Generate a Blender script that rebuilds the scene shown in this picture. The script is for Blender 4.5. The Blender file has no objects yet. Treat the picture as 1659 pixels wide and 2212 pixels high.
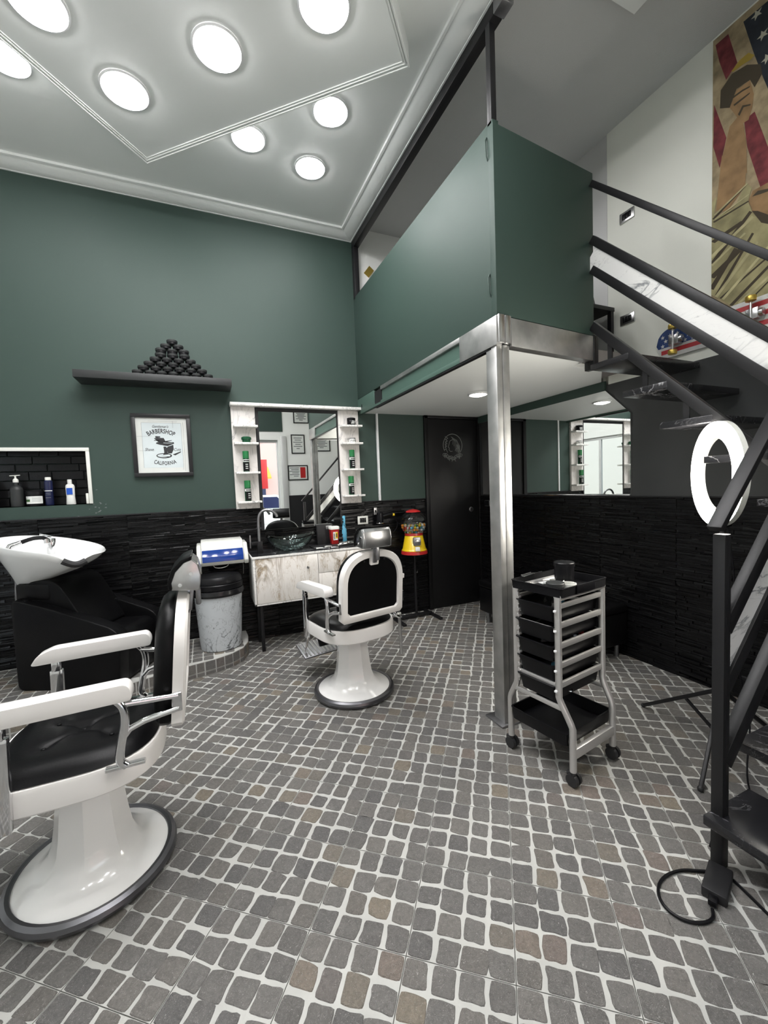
import bpy, bmesh, math, random
from mathutils import Matrix, Vector, noise

# ------------------------------------------------------------------ camera, world, exposure
SC = bpy.context.scene
R0 = math.radians
COL = SC.collection
F_PX, IW, IH = 892.0, 1659.0, 2212.0
CAM = Vector((0.0, 0.0, 1.40))
# rows: world X / Y / Z in camera axes (right, down, forward)
def _unit(v):
    return v / v.length
def _ray(px, py):
    return Vector(((px - IW / 2) / F_PX, (py - IH / 2) / F_PX, 1.0))
_X = _unit(_ray(2884, 971))
_Y = _ray(440, 1068); _Y = _unit(_Y - _X * _X.dot(_Y))
_Z = _X.cross(_Y)
if _Z.y > 0: _Z = -_Z
ROT = Matrix((_X, _Y, _Z))
cam_data = bpy.data.cameras.new('camera')
cam = bpy.data.objects.new('camera', cam_data)
COL.objects.link(cam)
cam_data.sensor_fit = 'HORIZONTAL'
cam_data.sensor_width = 36.0
cam_data.lens = F_PX * 36.0 / IW
cam_data.clip_start = 0.02
right = ROT.col[0]; down = ROT.col[1]; fwd = ROT.col[2]
cm = Matrix((right, -down, -fwd)).transposed().to_4x4()
cm.translation = CAM
cam.matrix_world = cm
SC.camera = cam

world = bpy.data.worlds.new('sky'); SC.world = world
world.use_nodes = True
bg = world.node_tree.nodes['Background']
bg.inputs['Color'].default_value = (0.80, 0.90, 1.0, 1)
bg.inputs['Strength'].default_value = 3.2
SC.view_settings.view_transform = 'Standard'
SC.view_settings.look = 'None'
SC.view_settings.gamma = 1.0
SC.view_settings.use_curve_mapping = False
SC.view_settings.exposure = 0.38
sun_data = bpy.data.lights.new('sun', 'SUN'); sun_data.energy = 3.5; sun_data.angle = R0(.6); sun_data.color = (1, .95, .88)
sun = bpy.data.objects.new('sun', sun_data); COL.objects.link(sun); sun.location = (6, 8, 12)
sun.rotation_euler = (R0(-24), R0(20), 0)      # over the roof from behind: it lights the street, not the room
LED = 63.0          # radiance of the ceiling discs
RING = 48.0         # radiance of the ring lamp
SPOT = 26.0         # downlights under the loft

# ------------------------------------------------------------------ helpers
R = math.radians
rnd = random.Random(7)
def dirv(px, py):
    return ROT @ _ray(px, py)
def at_z(px, py, z):
    v = dirv(px, py); return CAM + v * ((z - CAM.z) / v.z)
def at_x(px, py, x):
    v = dirv(px, py); return CAM + v * (x / v.x)
def at_y(px, py, y):
    v = dirv(px, py); return CAM + v * (y / v.y)
def to_px(p):
    q = ROT.transposed() @ (Vector(p) - CAM)
    return (IW / 2 + F_PX * q.x / q.z, IH / 2 + F_PX * q.y / q.z, q.z)

class MB:
    """collects shapes; build() links them as one mesh object"""
    def __init__(self, M=None):
        self.v = []; self.f = []; self.M = M or Matrix.Identity(4)
    def add(self, vs, fs):
        b = len(self.v)
        self.v += [tuple(self.M @ Vector(p)) for p in vs]
        self.f += [tuple(i + b for i in f) for f in fs]
        return self
    def box(self, x0, x1, y0, y1, z0, z1):
        vs = [(x, y, z) for z in (z0, z1) for x, y in ((x0, y0), (x1, y0), (x1, y1), (x0, y1))]
        return self.add(vs, [(3, 2, 1, 0), (4, 5, 6, 7), (0, 1, 5, 4), (1, 2, 6, 5), (2, 3, 7, 6), (3, 0, 4, 7)])
    def beam(self, p0, p1, w, h, up=(0, 0, 1)):
        """box along p0-p1, width w sideways, h along up"""
        p0, p1 = Vector(p0), Vector(p1); d = (p1 - p0).normalized(); u = Vector(up)
        s = d.cross(u).normalized(); u = s.cross(d).normalized()
        vs = []
        for p in (p0, p1):
            for a, b in ((-1, -1), (1, -1), (1, 1), (-1, 1)):
                vs.append(p + s * (a * w / 2) + u * (b * h / 2))
        return self.add(vs, [(3, 2, 1, 0), (4, 5, 6, 7), (0, 1, 5, 4), (1, 2, 6, 5), (2, 3, 7, 6), (3, 0, 4, 7)])
    def prism(self, poly, a0, a1, axes='xy'):
        """extrude a 2d outline along the third axis"""
        def mk(u, v, w):
            return {'xy': (u, v, w), 'xz': (u, w, v), 'yz': (w, u, v)}[axes]
        n = len(poly)
        vs = [mk(u, v, a0) for u, v in poly] + [mk(u, v, a1) for u, v in poly]
        fs = [tuple(range(n - 1, -1, -1)), tuple(range(n, 2 * n))]
        fs += [(i, (i + 1) % n, n + (i + 1) % n, n + i) for i in range(n)]
        return self.add(vs, fs)
    def cyl(self, p0, p1, r0, r1=None, n=16, caps=True):
        r1 = r0 if r1 is None else r1
        p0, p1 = Vector(p0), Vector(p1); d = (p1 - p0).normalized()
        a = Vector((0, 0, 1)) if abs(d.z) < .9 else Vector((1, 0, 0))
        s = d.cross(a).normalized(); u = s.cross(d)
        vs = []
        for p, r in ((p0, r0), (p1, r1)):
            for k in range(n):
                t = 2 * math.pi * k / n
                vs.append(p + s * (r * math.cos(t)) + u * (r * math.sin(t)))
        fs = [(k, (k + 1) % n, n + (k + 1) % n, n + k) for k in range(n)]
        if caps: fs += [tuple(range(n - 1, -1, -1)), tuple(range(n, 2 * n))]
        return self.add(vs, fs)
    def lathe(self, prof, n=24, c=(0, 0, 0), caps=True, squash=1.0):
        """profile of (r, z) about a vertical axis through c; facet=number of flat sides"""
        vs = []; c = Vector(c); m = len(prof)
        for r, z in prof:
            for k in range(n):
                t = 2 * math.pi * k / n
                rr = max(r, 1e-4)
                vs.append((c.x + rr * math.cos(t), c.y + rr * math.sin(t) * squash, c.z + z))
        fs = []
        for j in range(m - 1):
            for k in range(n):
                k2 = (k + 1) % n
                fs.append((j * n + k, j * n + k2, (j + 1) * n + k2, (j + 1) * n + k))
        if caps: fs += [tuple(range(n - 1, -1, -1)), tuple((m - 1) * n + k for k in range(n))]
        return self.add(vs, fs)
    def torus(self, c, R0, r, n=40, m=10, axes=None):
        c = Vector(c); ax = axes or (Vector((1, 0, 0)), Vector((0, 1, 0)))
        u, v = Vector(ax[0]), Vector(ax[1]); w = u.cross(v)
        vs = []
        for i in range(n):
            t = 2 * math.pi * i / n; d = u * math.cos(t) + v * math.sin(t)
            for j in range(m):
                s = 2 * math.pi * j / m
                vs.append(c + d * (R0 + r * math.cos(s)) + w * (r * math.sin(s)))
        fs = [(i * m + j, ((i + 1) % n) * m + j, ((i + 1) % n) * m + (j + 1) % m, i * m + (j + 1) % m) for i in range(n) for j in range(m)]
        return self.add(vs, fs)
    def tube(self, pts, r, n=8, closed=False, smooth=0):
        pts = [Vector(p) for p in pts]
        for _ in range(smooth):
            q = [pts[0]]
            for a, b in zip(pts, pts[1:]):
                q += [a * .75 + b * .25, a * .25 + b * .75]
            pts = q + [pts[-1]]
        rs = r if isinstance(r, (list, tuple)) else None
        vs = []; m = len(pts); prev = None
        for i, p in enumerate(pts):
            d = (pts[min(i + 1, m - 1)] - pts[max(i - 1, 0)]).normalized()
            if prev is None:
                a = Vector((0, 0, 1)) if abs(d.z) < .9 else Vector((1, 0, 0))
                s = d.cross(a).normalized()
            else:
                s = (prev - d * prev.dot(d)).normalized()
            prev = s; u = s.cross(d)
            rr = r if rs is None else rs[0] + (rs[1] - rs[0]) * i / max(1, m - 1)
            for k in range(n):
                t = 2 * math.pi * k / n
                vs.append(p + s * (rr * math.cos(t)) + u * (rr * math.sin(t)))
        fs = [(i * n + k, i * n + (k + 1) % n, (i + 1) * n + (k + 1) % n, (i + 1) * n + k) for i in range(m - 1) for k in range(n)]
        fs += [tuple(range(n - 1, -1, -1)), tuple((m - 1) * n + k for k in range(n))]
        return self.add(vs, fs)
    def ball(self, c, r, n=16, m=10, s=(1, 1, 1), z0=-1.0, z1=1.0):
        c = Vector(c); vs = []
        for j in range(m + 1):
            z = z0 + (z1 - z0) * j / m if (z0 > -1 or z1 < 1) else -math.cos(math.pi * j / m)
            q = math.sqrt(max(0, 1 - z * z)) + 1e-4
            for k in range(n):
                t = 2 * math.pi * k / n
                vs.append((c.x + r * s[0] * q * math.cos(t), c.y + r * s[1] * q * math.sin(t), c.z + r * s[2] * z))
        fs = [(j * n + k, j * n + (k + 1) % n, (j + 1) * n + (k + 1) % n, (j + 1) * n + k) for j in range(m) for k in range(n)]
        fs += [tuple(range(n - 1, -1, -1)), tuple(m * n + k for k in range(n))]
        return self.add(vs, fs)
    def loft(self, rings, cap=True, closed=True):
        n = len(rings[0]); vs = [p for r in rings for p in r]; fs = []
        for j in range(len(rings) - 1):
            for k in range(n if closed else n - 1):
                k2 = (k + 1) % n
                fs.append((j * n + k, j * n + k2, (j + 1) * n + k2, (j + 1) * n + k))
        if cap: fs += [tuple(range(n - 1, -1, -1)), tuple((len(rings) - 1) * n + k for k in range(n))]
        return self.add(vs, fs)
    def face(self, pts):
        return self.add(pts, [tuple(range(len(pts)))])
    def mesh(self, name, bevel=0, seg=2, smooth=True, angle=35, world=None):
        me = bpy.data.meshes.new(name)
        vs = self.v
        if world is not None:
            inv = world.inverted(); vs = [tuple(inv @ Vector(p)) for p in vs]
        me.from_pydata(vs, [], self.f)
        bm = bmesh.new(); bm.from_mesh(me)
        bmesh.ops.remove_doubles(bm, verts=bm.verts, dist=1e-5)
        bmesh.ops.recalc_face_normals(bm, faces=bm.faces)
        if bevel:
            ed = [e for e in bm.edges if len(e.link_faces) == 2 and e.calc_face_angle(0) > R(25)]
            bmesh.ops.bevel(bm, geom=ed, offset=bevel, segments=seg, profile=.5, affect='EDGES', clamp_overlap=True)
        bm.to_mesh(me); bm.free()
        if smooth:
            me.polygons.foreach_set('use_smooth', [True] * len(me.polygons))
            me.set_sharp_from_angle(angle=R(angle))
        me.update()
        return me
    def build(self, name, m, parent=None, bevel=0, seg=2, smooth=True, angle=35, local=False, label=None):
        """vertices are world coordinates unless local=True; parts keep their thing's frame"""
        wm = None
        if parent is not None and not local: wm = FRAME[parent.name]
        me = self.mesh(name, bevel, seg, smooth, angle, wm)
        me.materials.append(m)
        o = bpy.data.objects.new(name, me); COL.objects.link(o)
        if parent is not None:
            o.parent = parent; FRAME[o.name] = FRAME[parent.name]
        else:
            FRAME[o.name] = Matrix.Identity(4)
        if label: o['label'] = label
        return o
FRAME = {}

def thing(name, label, cat, loc=(0, 0, 0), rotz=0.0, group=None):
    o = bpy.data.objects.new(name, None); COL.objects.link(o)
    o.empty_display_size = .1
    o.location = loc; o.rotation_euler = (0, 0, rotz)
    FRAME[o.name] = Matrix.Translation(Vector(loc)) @ Matrix.Rotation(rotz, 4, 'Z')
    return tag(o, label, cat, group)
def tag(o, label, cat, group=None):
    o['label'] = label; o['category'] = cat
    if group: o['group'] = group
    return o
def struct(o, label=None, cat=None):
    o['kind'] = 'structure'
    if label: o['label'] = label
    if cat: o['category'] = cat
    return o
def rehang(o, loc):
    """move a one-mesh thing's origin to loc, geometry stays"""
    loc = Vector(loc); o.data.transform(Matrix.Translation(-loc)); o.location = loc
    return o
def copy_tree(o, parent=None):
    c = o.copy(); COL.objects.link(c)
    if parent is not None: c.parent = parent
    for ch in list(o.children): copy_tree(ch, c)
    return c
def rounded(pts, r, n=4):
    """round the corners of a 2d outline"""
    out = []; m = len(pts)
    for i in range(m):
        a, b, c = Vector(pts[i - 1]), Vector(pts[i]), Vector(pts[(i + 1) % m])
        d0 = (a - b); d1 = (c - b); rr = min(r, d0.length * .49, d1.length * .49)
        p0 = b + d0.normalized() * rr; p1 = b + d1.normalized() * rr
        for k in range(n + 1):
            t = k / n
            out.append(tuple(p0 * (1 - t) ** 2 + b * (2 * t * (1 - t)) + p1 * t ** 2))
    return out
def text_mesh(mb, s, size, place, shear=0.0, arc=None, weight=0.0, spacing=1.0, xs=1.0):
    """adds flat lettering; place(u, v) -> point; arc=(radius, sign) bends it"""
    cu = bpy.data.curves.new('lettering', 'FONT'); cu.body = s; cu.size = size
    cu.align_x = 'CENTER'; cu.shear = shear; cu.offset = weight; cu.space_character = spacing
    cu.resolution_u = 3
    ob = bpy.data.objects.new('lettering', cu); COL.objects.link(ob)
    dg = bpy.context.evaluated_depsgraph_get()
    me = ob.evaluated_get(dg).to_mesh()
    vs = []
    for v in me.vertices:
        u, w = v.co.x * xs, v.co.y
        if arc:
            rad, sg = arc
            if sg > 0: th = u / rad; u, w = (rad + w) * math.sin(th), (rad + w) * math.cos(th) - rad
            else: th = u / rad; u, w = (rad - w) * math.sin(th), rad - (rad - w) * math.cos(th)
        vs.append(place(u, w))
    mb.add(vs, [tuple(p.vertices) for p in me.polygons])
    ob.evaluated_get(dg).to_mesh_clear()
    bpy.data.objects.remove(ob); bpy.data.curves.remove(cu)
    return mb

# ------------------------------------------------------------------ materials
def mat(name, col, rough=.5, metal=0.0, spec=.5, emit=0, trans=0, ior=1.45, coat=0, bump=0, bscale=40, var=0, vscale=6, alpha=1, rvar=0):
    m = bpy.data.materials.new(name); m.use_nodes = True
    nt = m.node_tree; b = nt.nodes['Principled BSDF']
    c = (*col, 1) if len(col) == 3 else col
    b.inputs['Base Color'].default_value = c
    b.inputs['Roughness'].default_value = rough
    b.inputs['Metallic'].default_value = metal
    b.inputs['Specular IOR Level'].default_value = spec
    b.inputs['IOR'].default_value = ior
    b.inputs['Transmission Weight'].default_value = trans
    b.inputs['Coat Weight'].default_value = coat
    b.inputs['Coat Roughness'].default_value = .08
    if emit:
        b.inputs['Emission Color'].default_value = c
        b.inputs['Emission Strength'].default_value = emit
    if bump or var or rvar:
        tc = nt.nodes.new('ShaderNodeTexCoord')
    if bump:
        nz = nt.nodes.new('ShaderNodeTexNoise'); nz.inputs['Scale'].default_value = bscale; nz.inputs['Detail'].default_value = 4
        nt.links.new(tc.outputs['Object'], nz.inputs['Vector'])
        bp = nt.nodes.new('ShaderNodeBump'); bp.inputs['Strength'].default_value = bump; bp.inputs['Distance'].default_value = .004
        nt.links.new(nz.outputs['Fac'], bp.inputs['Height']); nt.links.new(bp.outputs['Normal'], b.inputs['Normal'])
    if var:
        nz = nt.nodes.new('ShaderNodeTexNoise'); nz.inputs['Scale'].default_value = vscale; nz.inputs['Detail'].default_value = 5
        nt.links.new(tc.outputs['Object'], nz.inputs['Vector'])
        rp = nt.nodes.new('ShaderNodeValToRGB')
        rp.color_ramp.elements[0].position = .3; rp.color_ramp.elements[1].position = .7
        rp.color_ramp.elements[0].color = (*[x * (1 - var) for x in c[:3]], 1)
        rp.color_ramp.elements[1].color = (*[min(1, x * (1 + var)) for x in c[:3]], 1)
        nt.links.new(nz.outputs['Fac'], rp.inputs['Fac']); nt.links.new(rp.outputs['Color'], b.inputs['Base Color'])
    if rvar:
        nz = nt.nodes.new('ShaderNodeTexNoise'); nz.inputs['Scale'].default_value = 14; nz.inputs['Detail'].default_value = 5
        nt.links.new(tc.outputs['Object'], nz.inputs['Vector'])
        mp = nt.nodes.new('ShaderNodeMapRange'); mp.inputs['To Min'].default_value = max(0, rough - rvar); mp.inputs['To Max'].default_value = rough + rvar
        nt.links.new(nz.outputs['Fac'], mp.inputs['Value']); nt.links.new(mp.outputs['Result'], b.inputs['Roughness'])
    return m
def marble(name, base, vein, rough=.3, scale=3.0, width=.045, second=None, stretch=(1, 1, 1)):
    m = mat(name, base, rough); nt = m.node_tree; b = nt.nodes['Principled BSDF']
    tc = nt.nodes.new('ShaderNodeTexCoord'); mp = nt.nodes.new('ShaderNodeMapping'); mp.inputs['Scale'].default_value = stretch
    nt.links.new(tc.outputs['Object'], mp.inputs['Vector'])
    prev = None
    for i, (sc, wd, colr, dist) in enumerate(((scale, width, vein, 1.6), (scale * 2.7, width * .55, second or vein, 2.4))):
        nz = nt.nodes.new('ShaderNodeTexNoise'); nz.inputs['Scale'].default_value = sc; nz.inputs['Detail'].default_value = 7
        nz.inputs['Roughness'].default_value = .55; nz.inputs['Distortion'].default_value = dist
        nt.links.new(mp.outputs['Vector'], nz.inputs['Vector'])
        sub = nt.nodes.new('ShaderNodeMath'); sub.operation = 'SUBTRACT'; sub.inputs[1].default_value = .5
        ab = nt.nodes.new('ShaderNodeMath'); ab.operation = 'ABSOLUTE'
        nt.links.new(nz.outputs['Fac'], sub.inputs[0]); nt.links.new(sub.outputs[0], ab.inputs[0])
        rp = nt.nodes.new('ShaderNodeValToRGB')
        rp.color_ramp.elements[0].position = 0; rp.color_ramp.elements[0].color = (1, 1, 1, 1)
        rp.color_ramp.elements[1].position = wd; rp.color_ramp.elements[1].color = (0, 0, 0, 1)
        nt.links.new(ab.outputs[0], rp.inputs['Fac'])
        # patchy veins
        n2 = nt.nodes.new('ShaderNodeTexNoise'); n2.inputs['Scale'].default_value = sc * .7; n2.inputs['Detail'].default_value = 2
        nt.links.new(mp.outputs['Vector'], n2.inputs['Vector'])
        r2 = nt.nodes.new('ShaderNodeMapRange'); r2.inputs['From Min'].default_value = .42; r2.inputs['From Max'].default_value = .6
        nt.links.new(n2.outputs['Fac'], r2.inputs['Value'])
        mu = nt.nodes.new('ShaderNodeMath'); mu.operation = 'MULTIPLY'
        nt.links.new(rp.outputs['Color'], mu.inputs[0]); nt.links.new(r2.outputs['Result'], mu.inputs[1])
        mx = nt.nodes.new('ShaderNodeMix'); mx.data_type = 'RGBA'
        nt.links.new(mu.outputs[0], mx.inputs['Factor'])
        if prev is None: mx.inputs['A'].default_value = (*base, 1)
        else: nt.links.new(prev, mx.inputs['A'])
        mx.inputs['B'].default_value = (*colr, 1)
        prev = mx.outputs['Result']
    nt.links.new(prev, b.inputs['Base Color'])
    return m

M = {}
def defmat(k, *a, **kw):
    M[k] = mat(k, *a, **kw)
defmat('green_paint', (.027, .051, .041), .58, bump=.02, bscale=180)
defmat('white_paint', (.80, .81, .78), .6, bump=.03, bscale=150)
defmat('ceiling_white', (.82, .84, .82), .5)
defmat('ceiling_rough', (.60, .61, .60), .8, bump=.35, bscale=220)
defmat('cream_wall', (.74, .75, .68), .7, bump=.05, bscale=120)
defmat('charcoal_paint', (.042, .044, .044), .5, bump=.03, bscale=120)
defmat('black_stone', (.0050, .0050, .0055), .30, spec=.24, bump=.25, bscale=70)
defmat('black_backing', (.004, .004, .004), .7)
defmat('grout', (.43, .43, .407), .55, bump=.15, bscale=160, var=.10, vscale=5)
defmat('joint', (.11, .11, .10), .8)
defmat('steel', (.45, .45, .44), .46, metal=1, bump=.04, bscale=60, var=.18, vscale=9, rvar=.1)
defmat('chrome', (.75, .75, .76), .10, metal=1)
defmat('satin_metal', (.55, .55, .55), .28, metal=1, var=.1, vscale=20)
defmat('dull_metal', (.30, .30, .31), .38, metal=1, var=.2, vscale=14)
defmat('silver_paint', (.58, .57, .555), .32, metal=.65, bump=.05, bscale=90)
defmat('rim_metal', (.16, .16, .17), .32, metal=.9)
defmat('enamel', (.86, .855, .84), .16, coat=.5, var=.03, vscale=4)
defmat('enamel_old', (.83, .81, .785), .26, coat=.3, bump=.03, bscale=50)
defmat('leather', (.0042, .0042, .0046), .34, spec=.15, bump=.10, bscale=120)
defmat('black_plastic', (.005, .005, .006), .34, spec=.25)
defmat('tray_black', (.006, .006, .007), .6, spec=.15)
defmat('black_matte', (.010, .010, .011), .55)
defmat('black_metal', (.009, .009, .010), .42, spec=.35, bump=.05, bscale=200)
defmat('rail_paint', (.014, .014, .015), .42, spec=.35, bump=.06, bscale=160)
defmat('dark_shelf', (.020, .022, .022), .5)
defmat('door_black', (.0065, .0065, .007), .42, spec=.3)
defmat('door_print', (.15, .158, .15), .5)
defmat('ceramic', (.80, .81, .80), .12, coat=.6)
defmat('white_plastic', (.70, .71, .66), .35)
defmat('blue_window', (.004, .035, .22), .12, coat=.4)
defmat('mirror', (.90, .92, .91), .0, metal=1)
defmat('glass', (.93, .97, .96), .0, trans=1, ior=1.45)
defmat('pane', (.97, .99, .98), .0, trans=1, ior=1.02)
defmat('globe_glass', (.97, .98, .98), .0, trans=1, ior=1.35)
defmat('bowl_glass', (.72, .86, .83), .01, trans=1, ior=1.5)
defmat('led', (1, .985, .99), .5, emit=LED)
defmat('ring_led', (1, .95, .86), .5, emit=RING)
defmat('spot_led', (1, .97, .90), .5, emit=SPOT)
defmat('fitting', (.75, .76, .76), .35)
defmat('red', (.42, .022, .022), .3)
defmat('yellow', (.72, .50, .012), .25, coat=.3)
defmat('sky_blue', (.12, .42, .60), .35)
defmat('label_blue', (.010, .075, .42), .4)
defmat('navy', (.012, .016, .055), .25)
defmat('label_white', (.72, .73, .70), .5)
defmat('ink', (.030, .030, .032), .7)
defmat('ink_mid', (.15, .16, .16), .7)
defmat('paper', (.66, .68, .65), .7, var=.05, vscale=8)
defmat('paper_blue', (.60, .66, .67), .7, var=.04, vscale=8)
defmat('frame_black', (.012, .012, .013), .4)
defmat('bottle_green', (.006, .055, .022), .2)
defmat('cap_green', (.012, .16, .045), .35)
defmat('jar_green', (.006, .075, .030), .2)
defmat('gold', (.55, .40, .09), .35, metal=.8)
defmat('taupe', (.28, .26, .25), .7)
defmat('sand', (.30, .235, .14), .8, var=.35, vscale=14)
defmat('robe', (.30, .27, .14), .8, var=.35, vscale=9)
defmat('robe_light', (.42, .38, .21), .8, var=.25, vscale=12)
defmat('robe_dark', (.055, .043, .026), .8)
defmat('bronze', (.26, .16, .075), .8, var=.3, vscale=10)
defmat('print_red', (.15, .028, .032), .8, var=.35, vscale=22)
defmat('print_blue', (.018, .022, .030), .8, var=.3, vscale=18)
defmat('print_star', (.42, .40, .32), .8)
defmat('deck_red', (.36, .030, .035), .45)
defmat('deck_white', (.56, .56, .54), .45, var=.08, vscale=30)
defmat('deck_blue', (.018, .045, .15), .45, var=.2, vscale=30)
defmat('rubber', (.020, .020, .021), .55)
defmat('skirt_green', (.055, .10, .08), .45)
defmat('bag_black', (.010, .010, .011), .22, bump=.4, bscale=30)
defmat('asphalt', (.36, .355, .35), .9)
defmat('plaster_pink', (.50, .33, .30), .9)
defmat('plaster_white', (.42, .40, .36), .9)
defmat('awning', (.75, .28, .04), .8)
defmat('foliage', (.05, .12, .04), .9)
defmat('alu', (.58, .58, .57), .4, metal=.3)
M['white_marble'] = marble('white_marble', (.74, .74, .72), (.20, .21, .22), .22, 1.5, .022, (.45, .45, .45), stretch=(.8, .8, 2.2))
M['shelf_marble'] = marble('shelf_marble', (.70, .67, .64), (.26, .26, .27), .3, 2.2, .02, (.52, .50, .48), stretch=(2.0, 1, .8))
M['edge_marble'] = marble('edge_marble', (.80, .79, .76), (.30, .30, .30), .3, 9, .03)
M['vanity_marble'] = marble('vanity_marble', (.76, .73, .69), (.20, .15, .09), .25, 2.0, .060, (.42, .34, .24), stretch=(2.4, 1, .8))
M['bin_marble'] = marble('bin_marble', (.52, .55, .57), (.012, .014, .016), .35, 4.6, .030, (.05, .055, .06))
M['black_marble'] = marble('black_marble', (.016, .016, .018), (.30, .30, .31), .26, 3.4, .012, (.09, .09, .095))

def stone_material():
    m = mat('cobble', (.12, .11, .10), .36, spec=.6); nt = m.node_tree; b = nt.nodes['Principled BSDF']
    gi = nt.nodes.new('ShaderNodeNewGeometry'); oi = nt.nodes.new('ShaderNodeObjectInfo')
    ad = nt.nodes.new('ShaderNodeMath'); ad.operation = 'ADD'
    nt.links.new(gi.outputs['Random Per Island'], ad.inputs[0]); nt.links.new(oi.outputs['Random'], ad.inputs[1])
    fr = nt.nodes.new('ShaderNodeMath'); fr.operation = 'FRACT'; nt.links.new(ad.outputs[0], fr.inputs[0])
    rp = nt.nodes.new('ShaderNodeValToRGB'); cr = rp.color_ramp
    cols = [(0, (.118, .113, .106)), (.25, (.146, .140, .131)), (.5, (.104, .101, .098)), (.7, (.155, .146, .134)), (.86, (.130, .122, .111)), (.93, (.190, .163, .126)), (.97, (.162, .134, .117)), (1, (.122, .118, .113))]
    while len(cr.elements) < len(cols): cr.elements.new(.5)
    for e, (p, c) in zip(cr.elements, cols): e.position = p; e.color = (*c, 1)
    nt.links.new(fr.outputs[0], rp.inputs['Fac'])
    tc = nt.nodes.new('ShaderNodeTexCoord')
    nz = nt.nodes.new('ShaderNodeTexNoise'); nz.inputs['Scale'].default_value = 70; nz.inputs['Detail'].default_value = 6; nz.inputs['Distortion'].default_value = 1.2
    nt.links.new(gi.outputs['Position'], nz.inputs['Vector'])
    mx = nt.nodes.new('ShaderNodeMix'); mx.data_type = 'RGBA'; mx.blend_type = 'OVERLAY'; mx.inputs['Factor'].default_value = .55
    nt.links.new(rp.outputs['Color'], mx.inputs['A']); nt.links.new(nz.outputs['Fac'], mx.inputs['B'])
    # pale flecks: specular glints painted into the stone colour
    vo = nt.nodes.new('ShaderNodeTexNoise'); vo.inputs['Scale'].default_value = 190; vo.inputs['Detail'].default_value = 3; vo.inputs['Distortion'].default_value = 2.5
    nt.links.new(gi.outputs['Position'], vo.inputs['Vector'])
    fl = nt.nodes.new('ShaderNodeMapRange'); fl.inputs['From Min'].default_value = .60; fl.inputs['From Max'].default_value = .70
    nt.links.new(vo.outputs['Fac'], fl.inputs['Value'])
    m2 = nt.nodes.new('ShaderNodeMix'); m2.data_type = 'RGBA'; m2.inputs['B'].default_value = (.34, .33, .31, 1)
    nt.links.new(fl.outputs['Result'], m2.inputs['Factor']); nt.links.new(mx.outputs['Result'], m2.inputs['A'])
    nt.links.new(m2.outputs['Result'], b.inputs['Base Color'])
    bp = nt.nodes.new('ShaderNodeBump'); bp.inputs['Strength'].default_value = .8; bp.inputs['Distance'].default_value = .004
    nt.links.new(vo.outputs['Fac'], bp.inputs['Height']); nt.links.new(bp.outputs['Normal'], b.inputs['Normal'])
    return m
M['cobble'] = stone_material()
# ------------------------------------------------------------------ the room
XL, XR, YF, YB = -2.40, 2.985, -1.20, 4.04
ZC = 3.915                 # main ceiling
ZCL = 4.02                 # ceiling over the loft and stairs
ZW = 1.25                  # top of the stone cladding
XE = 1.51                  # edge of the loft
T_ = .20

def clip_poly(poly, x0, x1, y0, y1):
    for ax, lim, sg in ((0, x0, 1), (0, x1, -1), (1, y0, 1), (1, y1, -1)):
        out = []
        for i in range(len(poly)):
            a, b = poly[i - 1], poly[i]
            da, db = sg * (a[ax] - lim), sg * (b[ax] - lim)
            if (da >= 0) != (db >= 0):
                t = da / (da - db); out.append((a[0] + (b[0] - a[0]) * t, a[1] + (b[1] - a[1]) * t))
            if db >= 0: out.append(b)
        poly = out
        if len(poly) < 3: return []
    return poly

# floor: bed, tiles, cobbles
fl = MB().box(XL - T_, XR + T_, YF - T_, YB + T_, -.12, -.003).build('floor', M['joint'], smooth=False)
struct(fl, 'grey cobble-pattern floor tiles with pale joints, laid diagonally', 'floor')
TA = R(51.2); E1 = Vector((math.cos(TA), math.sin(TA))); E2 = Vector((-math.sin(TA), math.cos(TA)))
TS = .314; O1, O2 = 1.115, -.022
def stone_outline(i, j, rg):
    """outline of cobble (i, j) of a 4 x 4 tile, tile-local, origin at the tile corner"""
    c = TS / 4
    def edge(k, lo):
        if k == 0: return .0024
        if k == 4: return TS - .0024
        return k * c + (.0046 if lo else -.0046) + rg.uniform(-.0030, .0030)
    x0, x1 = edge(i, True), edge(i + 1, False); y0, y1 = edge(j, True), edge(j + 1, False)
    q = [(x0, y0), (x1, y0), (x1, y1), (x0, y1)]
    def jit(p):
        jx = 0 if p[0] < .003 or p[0] > TS - .003 else rg.uniform(-.0055, .0055)
        jy = 0 if p[1] < .003 or p[1] > TS - .003 else rg.uniform(-.0055, .0055)
        return Vector((p[0] + jx, p[1] + jy))
    q = [jit(p) for p in q]
    out = []
    for k in range(4):
        a, b, d = q[k - 1], q[k], q[(k + 1) % 4]
        rr = rg.uniform(.008, .015)
        e0 = (a - b).normalized(); e1 = (d - b).normalized()
        out.append(b + e0 * rr); out.append(b + (e0 + e1) * rr * .22)
        p1 = b + e1 * rr
        out.append(p1)
        mid = (b + d) / 2; nrm = Vector((e1.y, -e1.x))
        on_edge = abs(e1.x) < .05 and (b.x < .004 or b.x > TS - .004) or abs(e1.y) < .05 and (b.y < .004 or b.y > TS - .004)
        out.append(mid + nrm * (0 if on_edge else rg.uniform(-.0034, .0036)))
    return out
NV = 6
VAR = [[[stone_outline(i, j, random.Random(100 * v + 10 * i + j)) for j in range(4)] for i in range(4)] for v in range(NV)]
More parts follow.
